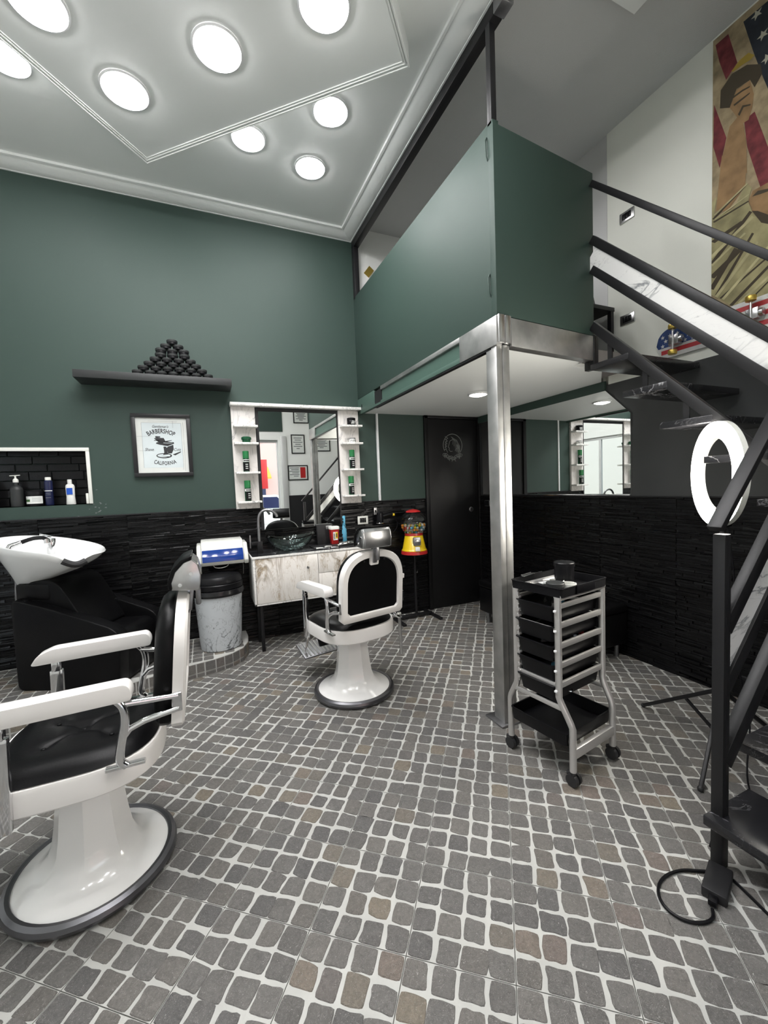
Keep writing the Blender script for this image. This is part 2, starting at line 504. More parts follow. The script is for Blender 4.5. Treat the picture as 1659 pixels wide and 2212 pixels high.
def stone_faces(mb, pts, z0=0.0, z1=.0022, inset=.0022):
    c = sum((Vector(p) for p in pts), Vector((0, 0))) / len(pts)
    n = len(pts); vs = []
    for p in pts: vs.append((p[0], p[1], z0))
    for p in pts:
        d = Vector(p) - c; q = c + d * (1 - inset / max(d.length, .004)); vs.append((q.x, q.y, z1))
    mb.add(vs, [(k, (k + 1) % n, n + (k + 1) % n, n + k) for k in range(n)] + [tuple(range(n, 2 * n))])
stone_mesh = {}
for v in range(NV):
    for i in range(4):
        for j in range(4):
            mb = MB(); stone_faces(mb, VAR[v][i][j])
            me = mb.mesh('stone', smooth=False); me.materials.append(M['cobble']); stone_mesh[v, i, j] = me
g = .0014
tile_me = MB().box(g, TS - g, g, TS - g, -.003, 0).mesh('tile', smooth=False); tile_me.materials.append(M['grout'])
cand = []; tile_rest = MB(); stone_rest = MB(); ntile = 0
def inside(p, m=.002): return XL + m < p[0] < XR - m and YF + m < p[1] < YB - m
rg = random.Random(3)
for a in range(-14, 14):
    for b in range(-14, 14):
        u0, w0 = O1 + a * TS, O2 + b * TS
        org = E1 * u0 + E2 * w0
        cor = [org + E1 * (TS * p) + E2 * (TS * q) for p, q in ((0, 0), (1, 0), (1, 1), (0, 1))]
        if not any(XL - .3 < p.x < XR + .3 and YF - .3 < p.y < YB + .3 for p in cor): continue
        v, rot = rg.randrange(NV), rg.randrange(4)
        cl = clip_poly([tuple(p) for p in cor], XL, XR, YF, YB)
        if not cl: continue
        cx, cy = org + (E1 + E2) * (TS / 2)
        px, py, dep = to_px((cx, cy, 0))
        Mt = Matrix.Translation((cx, cy, 0)) @ Matrix.Rotation(TA + rot * math.pi / 2, 4, 'Z') @ Matrix.Translation((-TS / 2, -TS / 2, 0))
        vis = dep > .3 and -150 < px < 1809 and 1200 < py < 2500
        if all(inside(p) for p in cor) and vis and ntile < 298:
            t = bpy.data.objects.new('tile', tile_me); COL.objects.link(t); t.parent = fl; t.matrix_local = Mt; ntile += 1
        else:
            cs = clip_poly([tuple(Vector((cx, cy)) + (Vector(p) - Vector((cx, cy))) * (1 - 2 * g / TS)) for p in cor], XL, XR, YF, YB)
            if cs: tile_rest.prism(cs, -.003, 0)
        for i in range(4):
            for j in range(4):
                pts = [(Mt @ Vector((p.x, p.y, 0))) for p in VAR[v][i][j]]
                c = sum(pts, Vector()) / len(pts)
                if not (XL < c.x < XR and YF < c.y < YB): 
                    continue
                sp = [(p.x, p.y) for p in pts]
                if all(inside(p) for p in sp):
                    x, y, dd = to_px(c)
                    if dd > .3 and 0 < x < IW and 0 < y < IH: cand.append((dd, v, i, j, Mt, sp)); continue
                cs = clip_poly(sp, XL, XR, YF, YB)
                if cs: stone_faces(stone_rest, cs)
cand.sort(key=lambda q: q[0])
for dd, v, i, j, Mt, sp in cand[:300]:
    o = bpy.data.objects.new('stone', stone_mesh[v, i, j]); COL.objects.link(o); o.parent = fl; o.matrix_local = Mt
for dd, v, i, j, Mt, sp in cand[300:]: stone_faces(stone_rest, sp)
o = stone_rest.build('small_stones', M['cobble'], fl, smooth=False); o['kind'] = 'stuff'
o = tile_rest.build('edge_tiles', M['grout'], fl, smooth=False); o['kind'] = 'stuff'

# walls -------------------------------------------------------------
# back wall in green paint, with the niche by the wash basin cut out
NX0, NX1, NZ0, NZ1 = -1.62, -.845, 1.362, 1.806
wb = MB()
wb.box(XL - T_, NX0, YB, YB + T_, 0, ZCL)
wb.box(NX1, XE + .02, YB, YB + T_, 0, ZCL)
wb.box(NX0, NX1, YB, YB + T_, 0, NZ0).box(NX0, NX1, YB, YB + T_, NZ1, ZCL).box(NX0, NX1, YB + .13, YB + T_, NZ0, NZ1)
wall_back = struct(wb.build('wall_back', M['green_paint'], smooth=False), 'dark green painted back wall above black stone cladding', 'wall')
wl = MB().box(XE + .02, XR + T_, YB, YB + T_, 0, 2.24)
wall_nook = struct(wl.build('wall_nook', M['green_paint'], smooth=False), 'green wall under the loft beside the black door', 'wall')
wu = MB().box(XE + .02, XR + T_, YB, YB + T_, 2.24, ZCL)
struct(wu.build('wall_loft', M['white_paint'], smooth=False), 'white back wall of the loft', 'wall')
# right wall: stone below, charcoal, then cream
wr = MB().box(XR, XR + T_, YF - T_, YB + T_, 0, 2.14)
wall_right = struct(wr.build('wall_right', M['charcoal_paint'], smooth=False), 'charcoal painted right wall under the stairs', 'wall')
wr2 = MB().box(XR, XR + T_, YF - T_, 2.32, 2.14, ZCL).box(XR + .03, XR + T_, 2.32, YB + T_, 2.14, ZCL)
struct(wr2.build('wall_stair', M['cream_wall'], smooth=False), 'cream upper wall beside the stairs', 'wall')
o = MB().box(XR + .005, XR + .03, 2.325, YB, 2.31, ZCL).build('trim_loft', M['alu'], smooth=False)
struct(o, 'grey panel of the loft beside the cream wall', 'panel')

# stone cladding: strips of uneven depth
def cladding(parent, origin, along, out, length, z1, holes=(), keep=300):
    """rows of thin ledges on a wall; origin is the floor corner, along runs along the wall, out points into the room"""
    rg = random.Random(int(length * 977)); z = .0; strips = []
    origin, along, out = Vector(origin), Vector(along), Vector(out)
    while z < z1 - .004:
        h = rg.choice((.008, .010, .013, .015, .018, .022)); h = min(h, z1 - z)
        x = -rg.uniform(0, .2)
        while x < length:
            ln = rg.uniform(.07, .34); a, b = max(0, x + .0008), min(length, x + ln - .0008)
            k = math.floor(a / .60) * .60 + .60
            if a < k < b: b = k - .001; ln = k - x
            x += ln
            if b - a < .01: continue
            if any(hx0 < (a + b) / 2 < hx1 and hz0 < z + h / 2 < hz1 for hx0, hx1, hz0, hz1 in holes): continue
            d = rg.choice((.004, .007, .010, .013, .017)) + rg.uniform(0, .003)
            strips.append((a, b, z + .0006, z + h - .0006, d, [rg.uniform(-.0028, .0028) for _ in range(4)]))
        z += h
    def faces(mb, s):
        a, b, z0, z1_, d, jt = s
        base = [origin + along * p + Vector((0, 0, q)) for p, q in ((a, z0), (b, z0), (b, z1_), (a, z1_))]
        front = [p + out * (d + e) for p, e in zip(base, jt)]
        mb.add(base + front, [(4, 5, 6, 7), (0, 1, 5, 4), (1, 2, 6, 5), (2, 3, 7, 6), (3, 0, 4, 7)])
    def size(s):
        m = origin + along * ((s[0] + s[1]) / 2) + Vector((0, 0, (s[2] + s[3]) / 2))
        x, y, dd = to_px(m)
        if dd < .2 or not (-20 < x < IW + 20): return 0
        e0 = to_px(origin + along * s[0] + Vector((0, 0, s[2]))); e1 = to_px(origin + along * s[1] + Vector((0, 0, s[3])))
        return abs(e0[0] - e1[0]) * (s[3] - s[2]) / dd
    strips.sort(key=size, reverse=True)
    for s in strips[:keep]:
        mb = MB(); faces(mb, s); mb.build('stone_strip', M['black_stone'], parent, smooth=False)
    mb = MB()
    for s in strips[keep:]: faces(mb, s)
    o = mb.build('stone_strips', M['black_stone'], parent, smooth=False); o['kind'] = 'stuff'
DX0, DX1 = 2.305, 2.955           # black door
cladding(wall_back, (XL, YB, 0), (1, 0, 0), (0, -1, 0), XE + .02 - XL, ZW, keep=298)
cladding(wall_nook, (XE + .02, YB, 0), (1, 0, 0), (0, -1, 0), DX0 - .05 - XE - .02, ZW, keep=60)
cladding(wall_right, (XR, YF, 0), (0, 1, 0), (-1, 0, 0), YB - YF, ZW, keep=298)
# stone inside the niche
rgn = random.Random(5); z = NZ0
while z < NZ1 - .01:
    h = rgn.uniform(.05, .075); h = min(h, NZ1 - z); x = NX0
    while x < NX1 - .01:
        ln = rgn.uniform(.12, .26); b = min(NX1, x + ln)
        MB().box(x + .002, b - .002, YB + .118 - rgn.uniform(0, .012), YB + .13, z + .002, z + h - .002).build('stone_block', M['black_stone'], wall_back, bevel=.003, seg=1, smooth=False)
        x = b
    z += h
MB().box(NX0, NX1, YB, YB + .13, NZ0 - .004, NZ0 + .0).build('niche_sill', M['black_matte'], wall_back, smooth=False)
# metal capping strip on the cladding
struct(MB().box(XL, DX0 - .05, YB - .020, YB, ZW, ZW + .012).build('trim_cap_back', M['rail_paint'], bevel=.002), 'dark capping strip on the back wall cladding', 'trim')
struct(MB().box(XR - .020, XR, YF, YB, ZW, ZW + .010).build('trim_cap_right', M['rail_paint'], bevel=.002), 'dark capping strip on the right wall cladding', 'trim')
# lit edge of the green panel next to the door, put in as white colour
struct(MB().box(1.695, 1.715, YB - .030, YB, ZW + .012, 2.175).build('trim_lit_edge', M['fitting'], bevel=.002), 'narrow white strip coloured as the lit edge of the green nook panel', 'trim')
MB().box(1.715, DX0 - .05, YB - .018, YB, ZW + .012, 2.175).build('panel', M['green_paint'], wall_nook, smooth=False)

# flaked paint at the niche corner and along the cladding
rgc = random.Random(17)
for k in range(26):
    px_, py_ = (rgc.gauss(212, 10), rgc.gauss(1088, 12)) if k < 16 else (rgc.uniform(165, 235), rgc.uniform(1114, 1119))
    c_ = at_y(px_, py_, YB - .0008)
    n_ = 6; s_ = rgc.uniform(.003, .010)
    if c_.x < NX1 + .02 and c_.z > NZ0: continue
    MB().face([(c_.x + s_ * rgc.uniform(.4, 1.4) * math.cos(6.283 * q / n_), YB - .0008, c_.z + s_ * .6 * rgc.uniform(.4, 1.2) * math.sin(6.283 * q / n_)) for q in range(n_)]).build('paint_chip', M['ink_mid'], wall_back, smooth=False)
# left wall (shop windows) and front wall (street door), behind the camera
ZH = 2.15
wlft = MB().box(XL - T_, XL, YF - T_, .6, 0, ZCL).box(XL - T_, XL, 3.3, YB + T_, 0, ZCL).box(XL - T_, XL, .6, 3.3, 2.35, ZCL).box(XL - T_, XL, .6, 3.3, 0, .35)
struct(wlft.build('wall_left', M['white_paint'], smooth=False), 'white wall around the shop window', 'wall')
def window(name, x0, x1, y0, y1, z0, z1, ncol, label):
    """frame with mullions and one pane per bay; lies in the wall given by the thin axis"""
    horiz = abs(x1 - x0) > abs(y1 - y0)
    L = (x0, x1) if horiz else (y0, y1); c = (y0 + y1) / 2 if horiz else (x0 + x1) / 2
    fw = .055
    mb = MB()
    def bar(a, b, p, q, d=.03):
        if horiz: mb.box(a, b, c - d, c + d, p, q)
        else: mb.box(c - d, c + d, a, b, p, q)
    bar(L[0], L[1], z0, z0 + fw); bar(L[0], L[1], z1 - fw, z1)
    for k in range(ncol + 1):
        m = L[0] + (L[1] - L[0]) * k / ncol
        bar(max(L[0], m - fw / 2), min(L[1], m + fw / 2), z0 + fw, z1 - fw)
    w = struct(mb.build(name, M['alu'], bevel=.004), label, 'window')
    for k in range(ncol):
        a = L[0] + (L[1] - L[0]) * k / ncol + fw / 2; b = L[0] + (L[1] - L[0]) * (k + 1) / ncol - fw / 2
        p = MB()
        if horiz: p.box(a, b, c - .004, c + .004, z0 + fw, z1 - fw)
        else: p.box(c - .004, c + .004, a, b, z0 + fw, z1 - fw)
        p.build('pane', M['pane'], w, smooth=False)
    return w
window('window_1', XL - .10, XL - .04, .6, 3.3, .35, 2.35, 4, 'shop window with grey frames looking onto the street')
wf = MB().box(XL - T_, .30, YF - T_, YF, 0, ZCL).box(1.55, XR + T_, YF - T_, YF, 0, ZCL).box(.30, 1.55, YF - T_, YF, 2.52, ZCL)
wall_front = struct(wf.build('wall_front', M['white_paint'], smooth=False), 'white wall beside the street door', 'wall')
window('window_2', .30, 1.55, YF - .14, YF - .06, 0, 2.52, 2, 'glazed street door with grey frames')
MB().box(1.72, XR, YF, YF + .015, 0, 1.30).build('lower_panel', M['black_matte'], wall_front, smooth=False)
MB().box(.10, 1.66, YF, YF + .02, 2.70, 3.25).build('upper_panel', M['green_paint'], wall_front, smooth=False)
MB().box(1.60, 1.72, YF, YF + .05, 0, 2.60).build('door_casing', M['alu'], wall_front, bevel=.004)

# ceilings ----------------------------------------------------------
ce = MB().box(XL - T_, XE - .0, YF - T_, YB + T_, ZC, ZC + .25)
struct(ce.build('ceiling', M['ceiling_white'], smooth=False), 'white main ceiling with round lights', 'ceiling')
ce2 = MB().box(XE, XR + T_, YF - T_, YB + T_, ZCL, ZCL + .15)
struct(ce2.build('ceiling_loft', M['ceiling_rough'], smooth=False), 'rough grey ceiling over loft and stairs', 'ceiling')
o = MB().box(1.70, 2.355, .75, 1.655, ZCL - .05, ZCL).build('ceiling_box', M['ceiling_white'], smooth=False)
struct(o, 'pale square box on the loft ceiling', 'ceiling box')
# cove along back wall and loft edge
def cove(name, p0, p1, inward, lab):
    """concave sweep: from the wall at ZC-.045 to the ceiling .138 out, with a small bead"""
    prof = [(0, 0), (0, -.050), (.012, -.050)]
    for k in range(9):
        t = k / 8; prof.append((.014 + .116 * t, -.046 + .036 * (t ** 2.0)))
    prof += [(.130, -.016), (.142, -.014), (.144, 0)]
    p0, p1, inward = Vector(p0), Vector(p1), Vector(inward)
    rings = []
    for p, mit in ((p0, p0[3] if len(p0) > 3 else 0), (p1, 0)):
        rings.append([p + inward * a + Vector((0, 0, b)) for a, b in prof])
    return rings
pr = [(0, 0), (0, -.050), (.010, -.050)] + [(.012 + .112 * k / 8, -.047 + .034 * (k / 8) ** 2) for k in range(9)] + [(.126, -.020), (.140, -.017), (.142, 0)]
back_ring = [[(XL, YB - a, ZC + b) for a, b in pr], [(XE - a, YB - a, ZC + b) for a, b in pr]]
side_ring = [[(XE - a, YB - a, ZC + b) for a, b in pr], [(XE - a, YF, ZC + b) for a, b in pr]]
struct(MB().loft(back_ring, cap=False).build('trim_cove_back', M['ceiling_white'], angle=50), 'white cove moulding along the green back wall', 'cove')
struct(MB().loft(side_ring, cap=False).build('trim_cove_loft', M['ceiling_white'], angle=50), 'white cove moulding along the loft edge', 'cove')
# dropped ceiling panel with stepped edge
PA = R(-41.9); PU = Vector((math.cos(PA), math.sin(PA))); PV = Vector((-PU.y, PU.x)) * -1
PC = Vector((-.227, 3.498)); PL, PW = 1.945, 3.0; ZP = 3.80
def prect(i):
    return [tuple(PC + PU * p + PV * q) for p, q in ((i, i), (PL - i, i), (PL - i, PW - i), (i, PW - i))]
panel = struct(MB().prism(prect(.0), ZP, ZC + .001).build('ceiling_panel', M['ceiling_white'], smooth=False), 'dropped square ceiling panel with moulded edge', 'ceiling panel')
for i_, (a_, b_, h_) in enumerate(((-.004, .010, .016), (.014, .024, .011), (.028, .034, .006))):
    mm = MB()
    for d0, d1, z_ in ((a_, b_, 0),):
        o_ = prect(d0); n_ = prect(d1); q_ = .3
        def lp3(z, r): return [(p[0], p[1], z) for p in r]
        s_ = (d1 - d0) * .25
        mm.loft([lp3(ZP + .001, prect(d0)), lp3(ZP - h_ * .7, prect(d0)), lp3(ZP - h_, prect(d0 + s_)), lp3(ZP - h_, prect(d1 - s_)), lp3(ZP + .001, prect(d1))], cap=False)
    mm.build('moulding', M['ceiling_white'], panel, smooth=False)

# ceiling lights
def ceiling_light(x, y, z, label, group='round ceiling lights', r=.118):
    t = thing('ceiling_light', label, 'light', (x, y, z), 0, group)
    MB().lathe([(r, 0), (r + .014, 0), (r + .014, -.006), (r + .004, -.010), (r - .002, -.006), (r - .002, 0)], 40).build('rim', M['fitting'], t, local=True)
    MB().lathe([(.001, -.026), (r * .5, -.0245), (r * .8, -.019), (r - .006, -.011), (r - .004, -.001), (.001, -.001)], 40).build('diffuser', M['led'], t, local=True)
    return t
for (x, y), lb in (((.214, 2.501), 'round ceiling light in the middle of the dropped panel'),
                   ((-.281, 2.943), 'round light near the back corner of the dropped panel'),
                   ((.694, 2.093), 'round panel light at the top edge, above the loft corner'),
                   ((-.593, 2.590), 'round panel light cut by the top left corner of the photo')):
    ceiling_light(x, y, ZP, lb)
for (x, y), lb in (((-.880, 3.100), 'round ceiling light at the left edge, outside the dropped panel'),
                   ((.929, 2.767), 'round ceiling light beside the panel edge, nearest the loft'),
                   ((.443, 3.178), 'round ceiling light partly hidden by the panel edge'),
                   ((.917, 3.291), 'round ceiling light nearest the cove corner')):
    ceiling_light(x, y, ZC, lb, r=.108)
for (x, y), w_ in (((-.10, 2.15), 'behind the middle panel light'), ((.38, 1.73), 'nearest the steel column'), ((-.42, 1.80), 'above the side-on barber chair'), ((.06, 1.38), 'in the middle of the hidden half'), ((-.74, 1.45), 'at the shop window side'), ((-.26, 1.03), 'at the front corner')):
    ceiling_light(x, y, ZP, 'round panel light out of view ' + w_, 'panel lights out of view')
for (x, y), w_ in (((-1.5, 3.0), 'above the wash basin'), ((-1.6, 1.2), 'in front of the shop window'), ((.9, .2), 'beside the lower stairs'), ((-.4, .0), 'before the street wall'), ((.95, 1.0), 'and added for brightness, above the newel post'), ((.25, .55), 'and added for brightness, in the middle of the front room'), ((-1.2, .2), 'and added for brightness, in the front left corner')):  # last three are added, unseen, to brighten the near floor
    ceiling_light(x, y, ZC, 'round ceiling light out of view ' + w_, 'ceiling lights out of view', .108)

# the street outside
st = MB().box(-30, 30, -40, 30, -.30, -.13).build('ground', M['asphalt'], smooth=False)
struct(st, 'street outside the shop', 'street')
def house(name, label, x0, x1, y0, y1, h, m, face):
    t = thing(name, label, 'building', ((x0 + x1) / 2, (y0 + y1) / 2, -.13))
    MB().box(x0, x1, y0, y1, -.13, h).build('wall', M[m], t, smooth=False)
    for k in range(5):
        for zz in (.8, 4.2, 7.2):
            if face == 'y':
                a = x0 + (x1 - x0) * (k + .3) / 5; MB().box(a, a + 1.1, y1 - .02, y1 + .05, zz, zz + 1.7).build('window', M['navy'], t, smooth=False)
            else:
                a = y0 + (y1 - y0) * (k + .3) / 5; MB().box(x1 - .02, x1 + .05, a, a + 1.1, zz, zz + 1.7).build('window', M['navy'], t, smooth=False)
    return t
house('street_house', 'pale house across the street seen in the mirror', -8, 14, -22, -16, 10, 'plaster_pink', 'y')
house('street_house', 'white house across the side street seen in the mirror', -13, -9, -8, 14, 10, 'plaster_white', 'x')
t = thing('street_sign', 'red poster board on the pavement outside the door', 'sign', (1.5, -5.2, -.13))
MB().box(1.50, 1.85, -5.22, -5.18, 1.5, 2.4).build('board', M['red'], t, bevel=.004); MB().cyl((1.65, -5.2, -.13), (1.65, -5.2, 1.3), .03).build('post', M['dull_metal'], t)
t = thing('awning', 'orange awning across the street', 'awning', (1.6, -15.9, 2.2))
MB().prism([(-15.95, 2.8), (-14.8, 2.2), (-14.8, 2.1), (-15.95, 2.7)], .2, 3.4, 'yz').build('cloth', M['awning'], t)
def car(x, y, rz, m, label):
    t = thing('car', label, 'car', (x, y, -.13), rz)
    MB().prism([(-2.0, .35), (2.0, .35), (2.05, .75), (1.2, .9), (.7, 1.4), (-1.1, 1.42), (-1.7, .95), (-2.05, .85)], -.82, .82, 'xz').build('body', M[m], t, bevel=.06, local=True)
    MB().prism([(1.05, .93), (.66, 1.34), (-1.02, 1.36), (-1.5, .97)], -.84, .84, 'xz').build('side_window', M['navy'], t, local=True)
    for a in (-1.25, 1.3):
        for b in (-.72, .72): MB().cyl((a, b - .1, .32), (a, b + .1, .32), .32, n=20).build('wheel', M['rubber'], t, local=True)
    return t
car(1.9, -8.2, R(8), 'white_plastic', 'white car parked across the street')
car(-6.4, 1.6, R(95), 'navy', 'dark blue car parked in the side street')
# ------------------------------------------------------------------ loft, column, stairs
YC = 1.84                                   # front corner of the loft
LR = Vector((2.335, 1.915))                 # right end of the loft front
Z0, Z1, Z2 = 2.150, 2.309, 3.297            # beam foot, parapet foot, parapet top
loft = thing('loft', 'loft with a dark green parapet on steel beams', 'loft', (1.9, 3.0, 2.15))
loft['kind'] = 'structure'
fd = (LR - Vector((XE, YC))).normalized(); fn = Vector((fd.y, -fd.x))
def front_pt(s, off, z):
    p = Vector((XE, YC)) + fd * s + fn * off; return (p.x, p.y, z)
FL = (LR - Vector((XE, YC))).length
MB().box(XE, XE + .04, YC + .004, YB - .002, Z1, Z2 + .018).build('parapet_side', M['green_paint'], loft, bevel=.002)
MB().add([front_pt(s, o, z) for z in (Z1 - .0, Z2) for s, o in ((0.0, 0), (FL, 0), (FL, -.04), (.0, -.04))], [(3, 2, 1, 0), (4, 5, 6, 7), (0, 1, 5, 4), (1, 2, 6, 5), (2, 3, 7, 6), (3, 0, 4, 7)]).build('parapet_front', M['green_paint'], loft, bevel=.002)
# thin pull handles on the parapet boards
for z in (2.42, 3.13):
    MB().tube([(XE - .003, YC + .045, z), (XE - .012, YC + .045, z + .02), (XE - .012, YC + .05, z + .10), (XE - .003, YC + .05, z + .12)], .004).build('latch', M['green_paint'], loft)
# side beam: plate at the corner, painted channel, plate with a cutout at the wall
MB().box(XE - .006, XE + .03, YC + .0, 2.195, Z0, Z1 - .004).build('corner_plate', M['steel'], loft, bevel=.002)
MB().box(XE + .012, XE + .03, 2.195, 3.445, Z0 + .03, Z1 - .03).build('channel_web', M['skirt_green'], loft, smooth=False)
MB().box(XE - .004, XE + .03, 2.195, 3.445, Z1 - .034, Z1 - .002).build('top_flange', M['steel'], loft, bevel=.003)
MB().box(XE - .004, XE + .03, 2.195, 3.445, Z0, Z0 + .032).build('bottom_flange', M['skirt_green'], loft, bevel=.003)
MB().box(XE - .006, XE + .03, 3.60, YB - .002, Z0, Z1 - .006).build('wall_plate', M['skirt_green'], loft, bevel=.002)
MB().box(XE + .005, XE + .03, 3.445, 3.60, Z0 + .02, Z1 - .02).build('cable_slot', M['black_matte'], loft, smooth=False)
MB().box(XE - .005, XE + .03, 3.445, 3.60, Z0, Z0 + .02).build('bottom_flange', M['skirt_green'], loft, smooth=False)
MB().box(XE - .009, XE - .005, 3.905, 3.925, 2.205, 2.235).build('bolt_hole', M['black_matte'], loft, smooth=False)
# front beam
MB().add([front_pt(s, o, z) for z in (Z0, Z1 - .006) for s, o in ((.10, .006), (FL - .015, .006), (FL - .015, -.05), (.10, -.05))], [(3, 2, 1, 0), (4, 5, 6, 7), (0, 1, 5, 4), (1, 2, 6, 5), (2, 3, 7, 6), (3, 0, 4, 7)]).build('front_beam', M['steel'], loft, bevel=.002)
for s in (.004, .052):
    MB().add([front_pt(s + a, o, z) for z in (Z0 + .01, Z1 + .004) for a, o in ((0, .010), (.045, .010), (.045, -.04), (0, -.04))], [(3, 2, 1, 0), (4, 5, 6, 7), (0, 1, 5, 4), (1, 2, 6, 5), (2, 3, 7, 6), (3, 0, 4, 7)]).build('corner_tube', M['satin_metal'], loft, bevel=.006)
MB().add([front_pt(s, o, z) for z in (2.10, Z1) for s, o in ((FL - .012, .010), (FL + .03, .010), (FL + .03, -.06), (FL - .012, -.06))], [(3, 2, 1, 0), (4, 5, 6, 7), (0, 1, 5, 4), (1, 2, 6, 5), (2, 3, 7, 6), (3, 0, 4, 7)]).build('end_post', M['rail_paint'], loft, bevel=.002)
# dark shadow gap rail below the beams, white soffit, loft floor
sof = [(XE + .03, YC + .06), (LR.x, LR.y + .05), (2.36, 2.10), (2.66, 2.119), (XR, 2.385), (XR, YB), (XE + .03, YB)]
MB().prism(sof, 2.170, 2.200).build('soffit', M['ceiling_white'], loft, smooth=False)
MB().box(XE + .0, XE + .03, YC + .06, 3.60, Z0 - .010, Z0 + .001).build('gap_rail', M['rail_paint'], loft, smooth=False)
fl_poly = [(XE + .04, YC + .06), (LR.x - .02, LR.y + .03), (2.335, 2.10), (XR, 2.10), (XR, YB), (XE + .04, YB)]
MB().prism(fl_poly, 2.205, 2.305).build('floor_slab', M['taupe'], loft, smooth=False)
# steel frame above the parapet
MB().box(XE + .0, XE + .035, YC + .01, YC + .045, Z2, 3.80).build('rail_post', M['rail_paint'], loft, bevel=.002)
MB().box(XE + .0, XE + .05, YB - .06, YB - .002, Z2, 3.80).build('rail_post', M['rail_paint'], loft, bevel=.002)
MB().box(XE + .001, XE + .06, YC - .02, YB - .002, 3.80, ZC - .047).build('head_beam', M['rail_paint'], loft, bevel=.003)
MB().box(XE + .001, XE + .07, YF, YB, ZC - .047, ZCL - .001).build('head_board', M['ceiling_white'], loft, smooth=False)
MB().box(XE - .0, XE + .07, YC - .10, YC - .02, 3.80, 3.90).build('bracket', M['dull_metal'], loft, bevel=.006)
# column
col = thing('column', 'square brushed steel column holding up the loft corner', 'column', (1.555, 1.90, 0))
MB().box(1.512, 1.552, 1.855, 1.945, .012, Z0 + .006).build('tube', M['steel'], col, bevel=.004)
MB().box(1.554, 1.602, 1.855, 1.945, .012, Z0 + .006).build('tube', M['steel'], col, bevel=.004)
MB().box(1.475, 1.640, 1.83, 1.985, .002, .014).build('base_plate', M['dull_metal'], col, bevel=.003)
# downlights in the soffit
def downlight(x, y, lab):
    t = thing('downlight', lab, 'light', (x, y, 2.170), 0, 'downlights under the loft')
    MB().lathe([(.070, 0), (.086, 0), (.086, -.005), (.075, -.012), (.068, -.006)], 32).build('rim', M['fitting'], t, local=True)
    MB().lathe([(.001, -.022), (.04, -.020), (.066, -.012), (.069, -.001), (.001, -.001)], 32).build('diffuser', M['spot_led'], t, local=True)
downlight(2.215, 2.97, 'round downlight in the white soffit left of the column')
# dark band between soffit and wall mirror
struct(MB().box(XR - .018, XR, 2.34, YB, 2.095, 2.170).build('trim_band', M['green_paint'], smooth=False), 'dark green band above the wall mirror', 'band')

# stairs -------------------------------------------------------------
XS = 2.31
stairs = thing('staircase', 'black open staircase with marble tread boards and white marble side panel', 'staircase', (2.3, .8, 0))
def tread(x0, x1, y0, y1, z):
    p = MB().box(x0, x1, y0, y1, z - .035, z).build('tread', M['black_marble'], stairs, bevel=.003)
    return p
for k, z in enumerate((2.120, 1.905, 1.690, 1.490, 1.280)):
    yb = 1.907 - k * .217
    tread(XS - .02, XR - .02, yb - .255, yb, z)
MB().box(XS - .02, XR - .02, .12, .84, 1.035, 1.070).build('landing', M['black_marble'], stairs, bevel=.003)
for k in range(4):
    x = 1.55 + k * .192
    tread(x, x + .285, .13, .845, .20 + k * .218)
# upper flight rails in the plane X = XS
def rail_up(dz, w, h, name, m=None, y0=1.90, y1=.84, off=0, x=XS):
    return MB().beam((x, y0, 3.225 + dz), (x, y1, 3.225 + dz - (y0 - y1)), w, h).build(name, m or M['rail_paint'], stairs, bevel=.003)
rail_up(-.005, .030, .034, 'handrail')
rail_up(-.340, .030, .046, 'side_bar')
rail_up(-.520, .030, .046, 'side_bar')
rail_up(-.865, .034, .052, 'stringer')
MB().beam((XS, 1.90, 2.795), (XS, .84, 1.735), .014, .145).build('marble_panel', M['white_marble'], stairs, smooth=False)
# lower flight rails in the plane Y = .82
SL = 1.08
def rail_lo(z, w, h, name, m=None, x0=1.59, x1=2.31, y=.825):
    return MB().beam((x0, y, z), (x1, y, z + (x1 - x0) * SL), w, h).build(name, m or M['rail_paint'], stairs, bevel=.003)
rail_lo(1.215, .046, .024, 'handrail', x0=1.570)
rail_lo(.865, .035, .055, 'side_bar', x0=1.62)
rail_lo(.655, .035, .050, 'side_bar', x0=1.62)
rail_lo(.385, .040, .060, 'stringer', x0=1.62)
rail_lo(.385, .040, .060, 'stringer', x0=1.62, y=.16)
MB().prism([(1.634, .690), (2.30, .690 + .666 * SL), (2.30, .845 + .666 * SL), (1.634, .845)], .818, .832, 'xz').build('marble_panel', M['white_marble'], stairs, smooth=False)
MB().box(1.592, 1.630, .806, .844, .004, 1.195).build('newel_post', M['rail_paint'], stairs, bevel=.003)
MB().box(XS - .025, XS + .025, .80, .85, .004, 2.12).build('corner_post', M['rail_paint'], stairs, bevel=.003)
for k, z in enumerate((2.120, 1.905, 1.690, 1.490, 1.280)):
    yb = 1.907 - k * .217
    for xx in (XS,): MB().box(xx - .004, xx + .004, yb - .14, yb - .11, z, z + .09).build('bracket', M['rail_paint'], stairs, smooth=False)

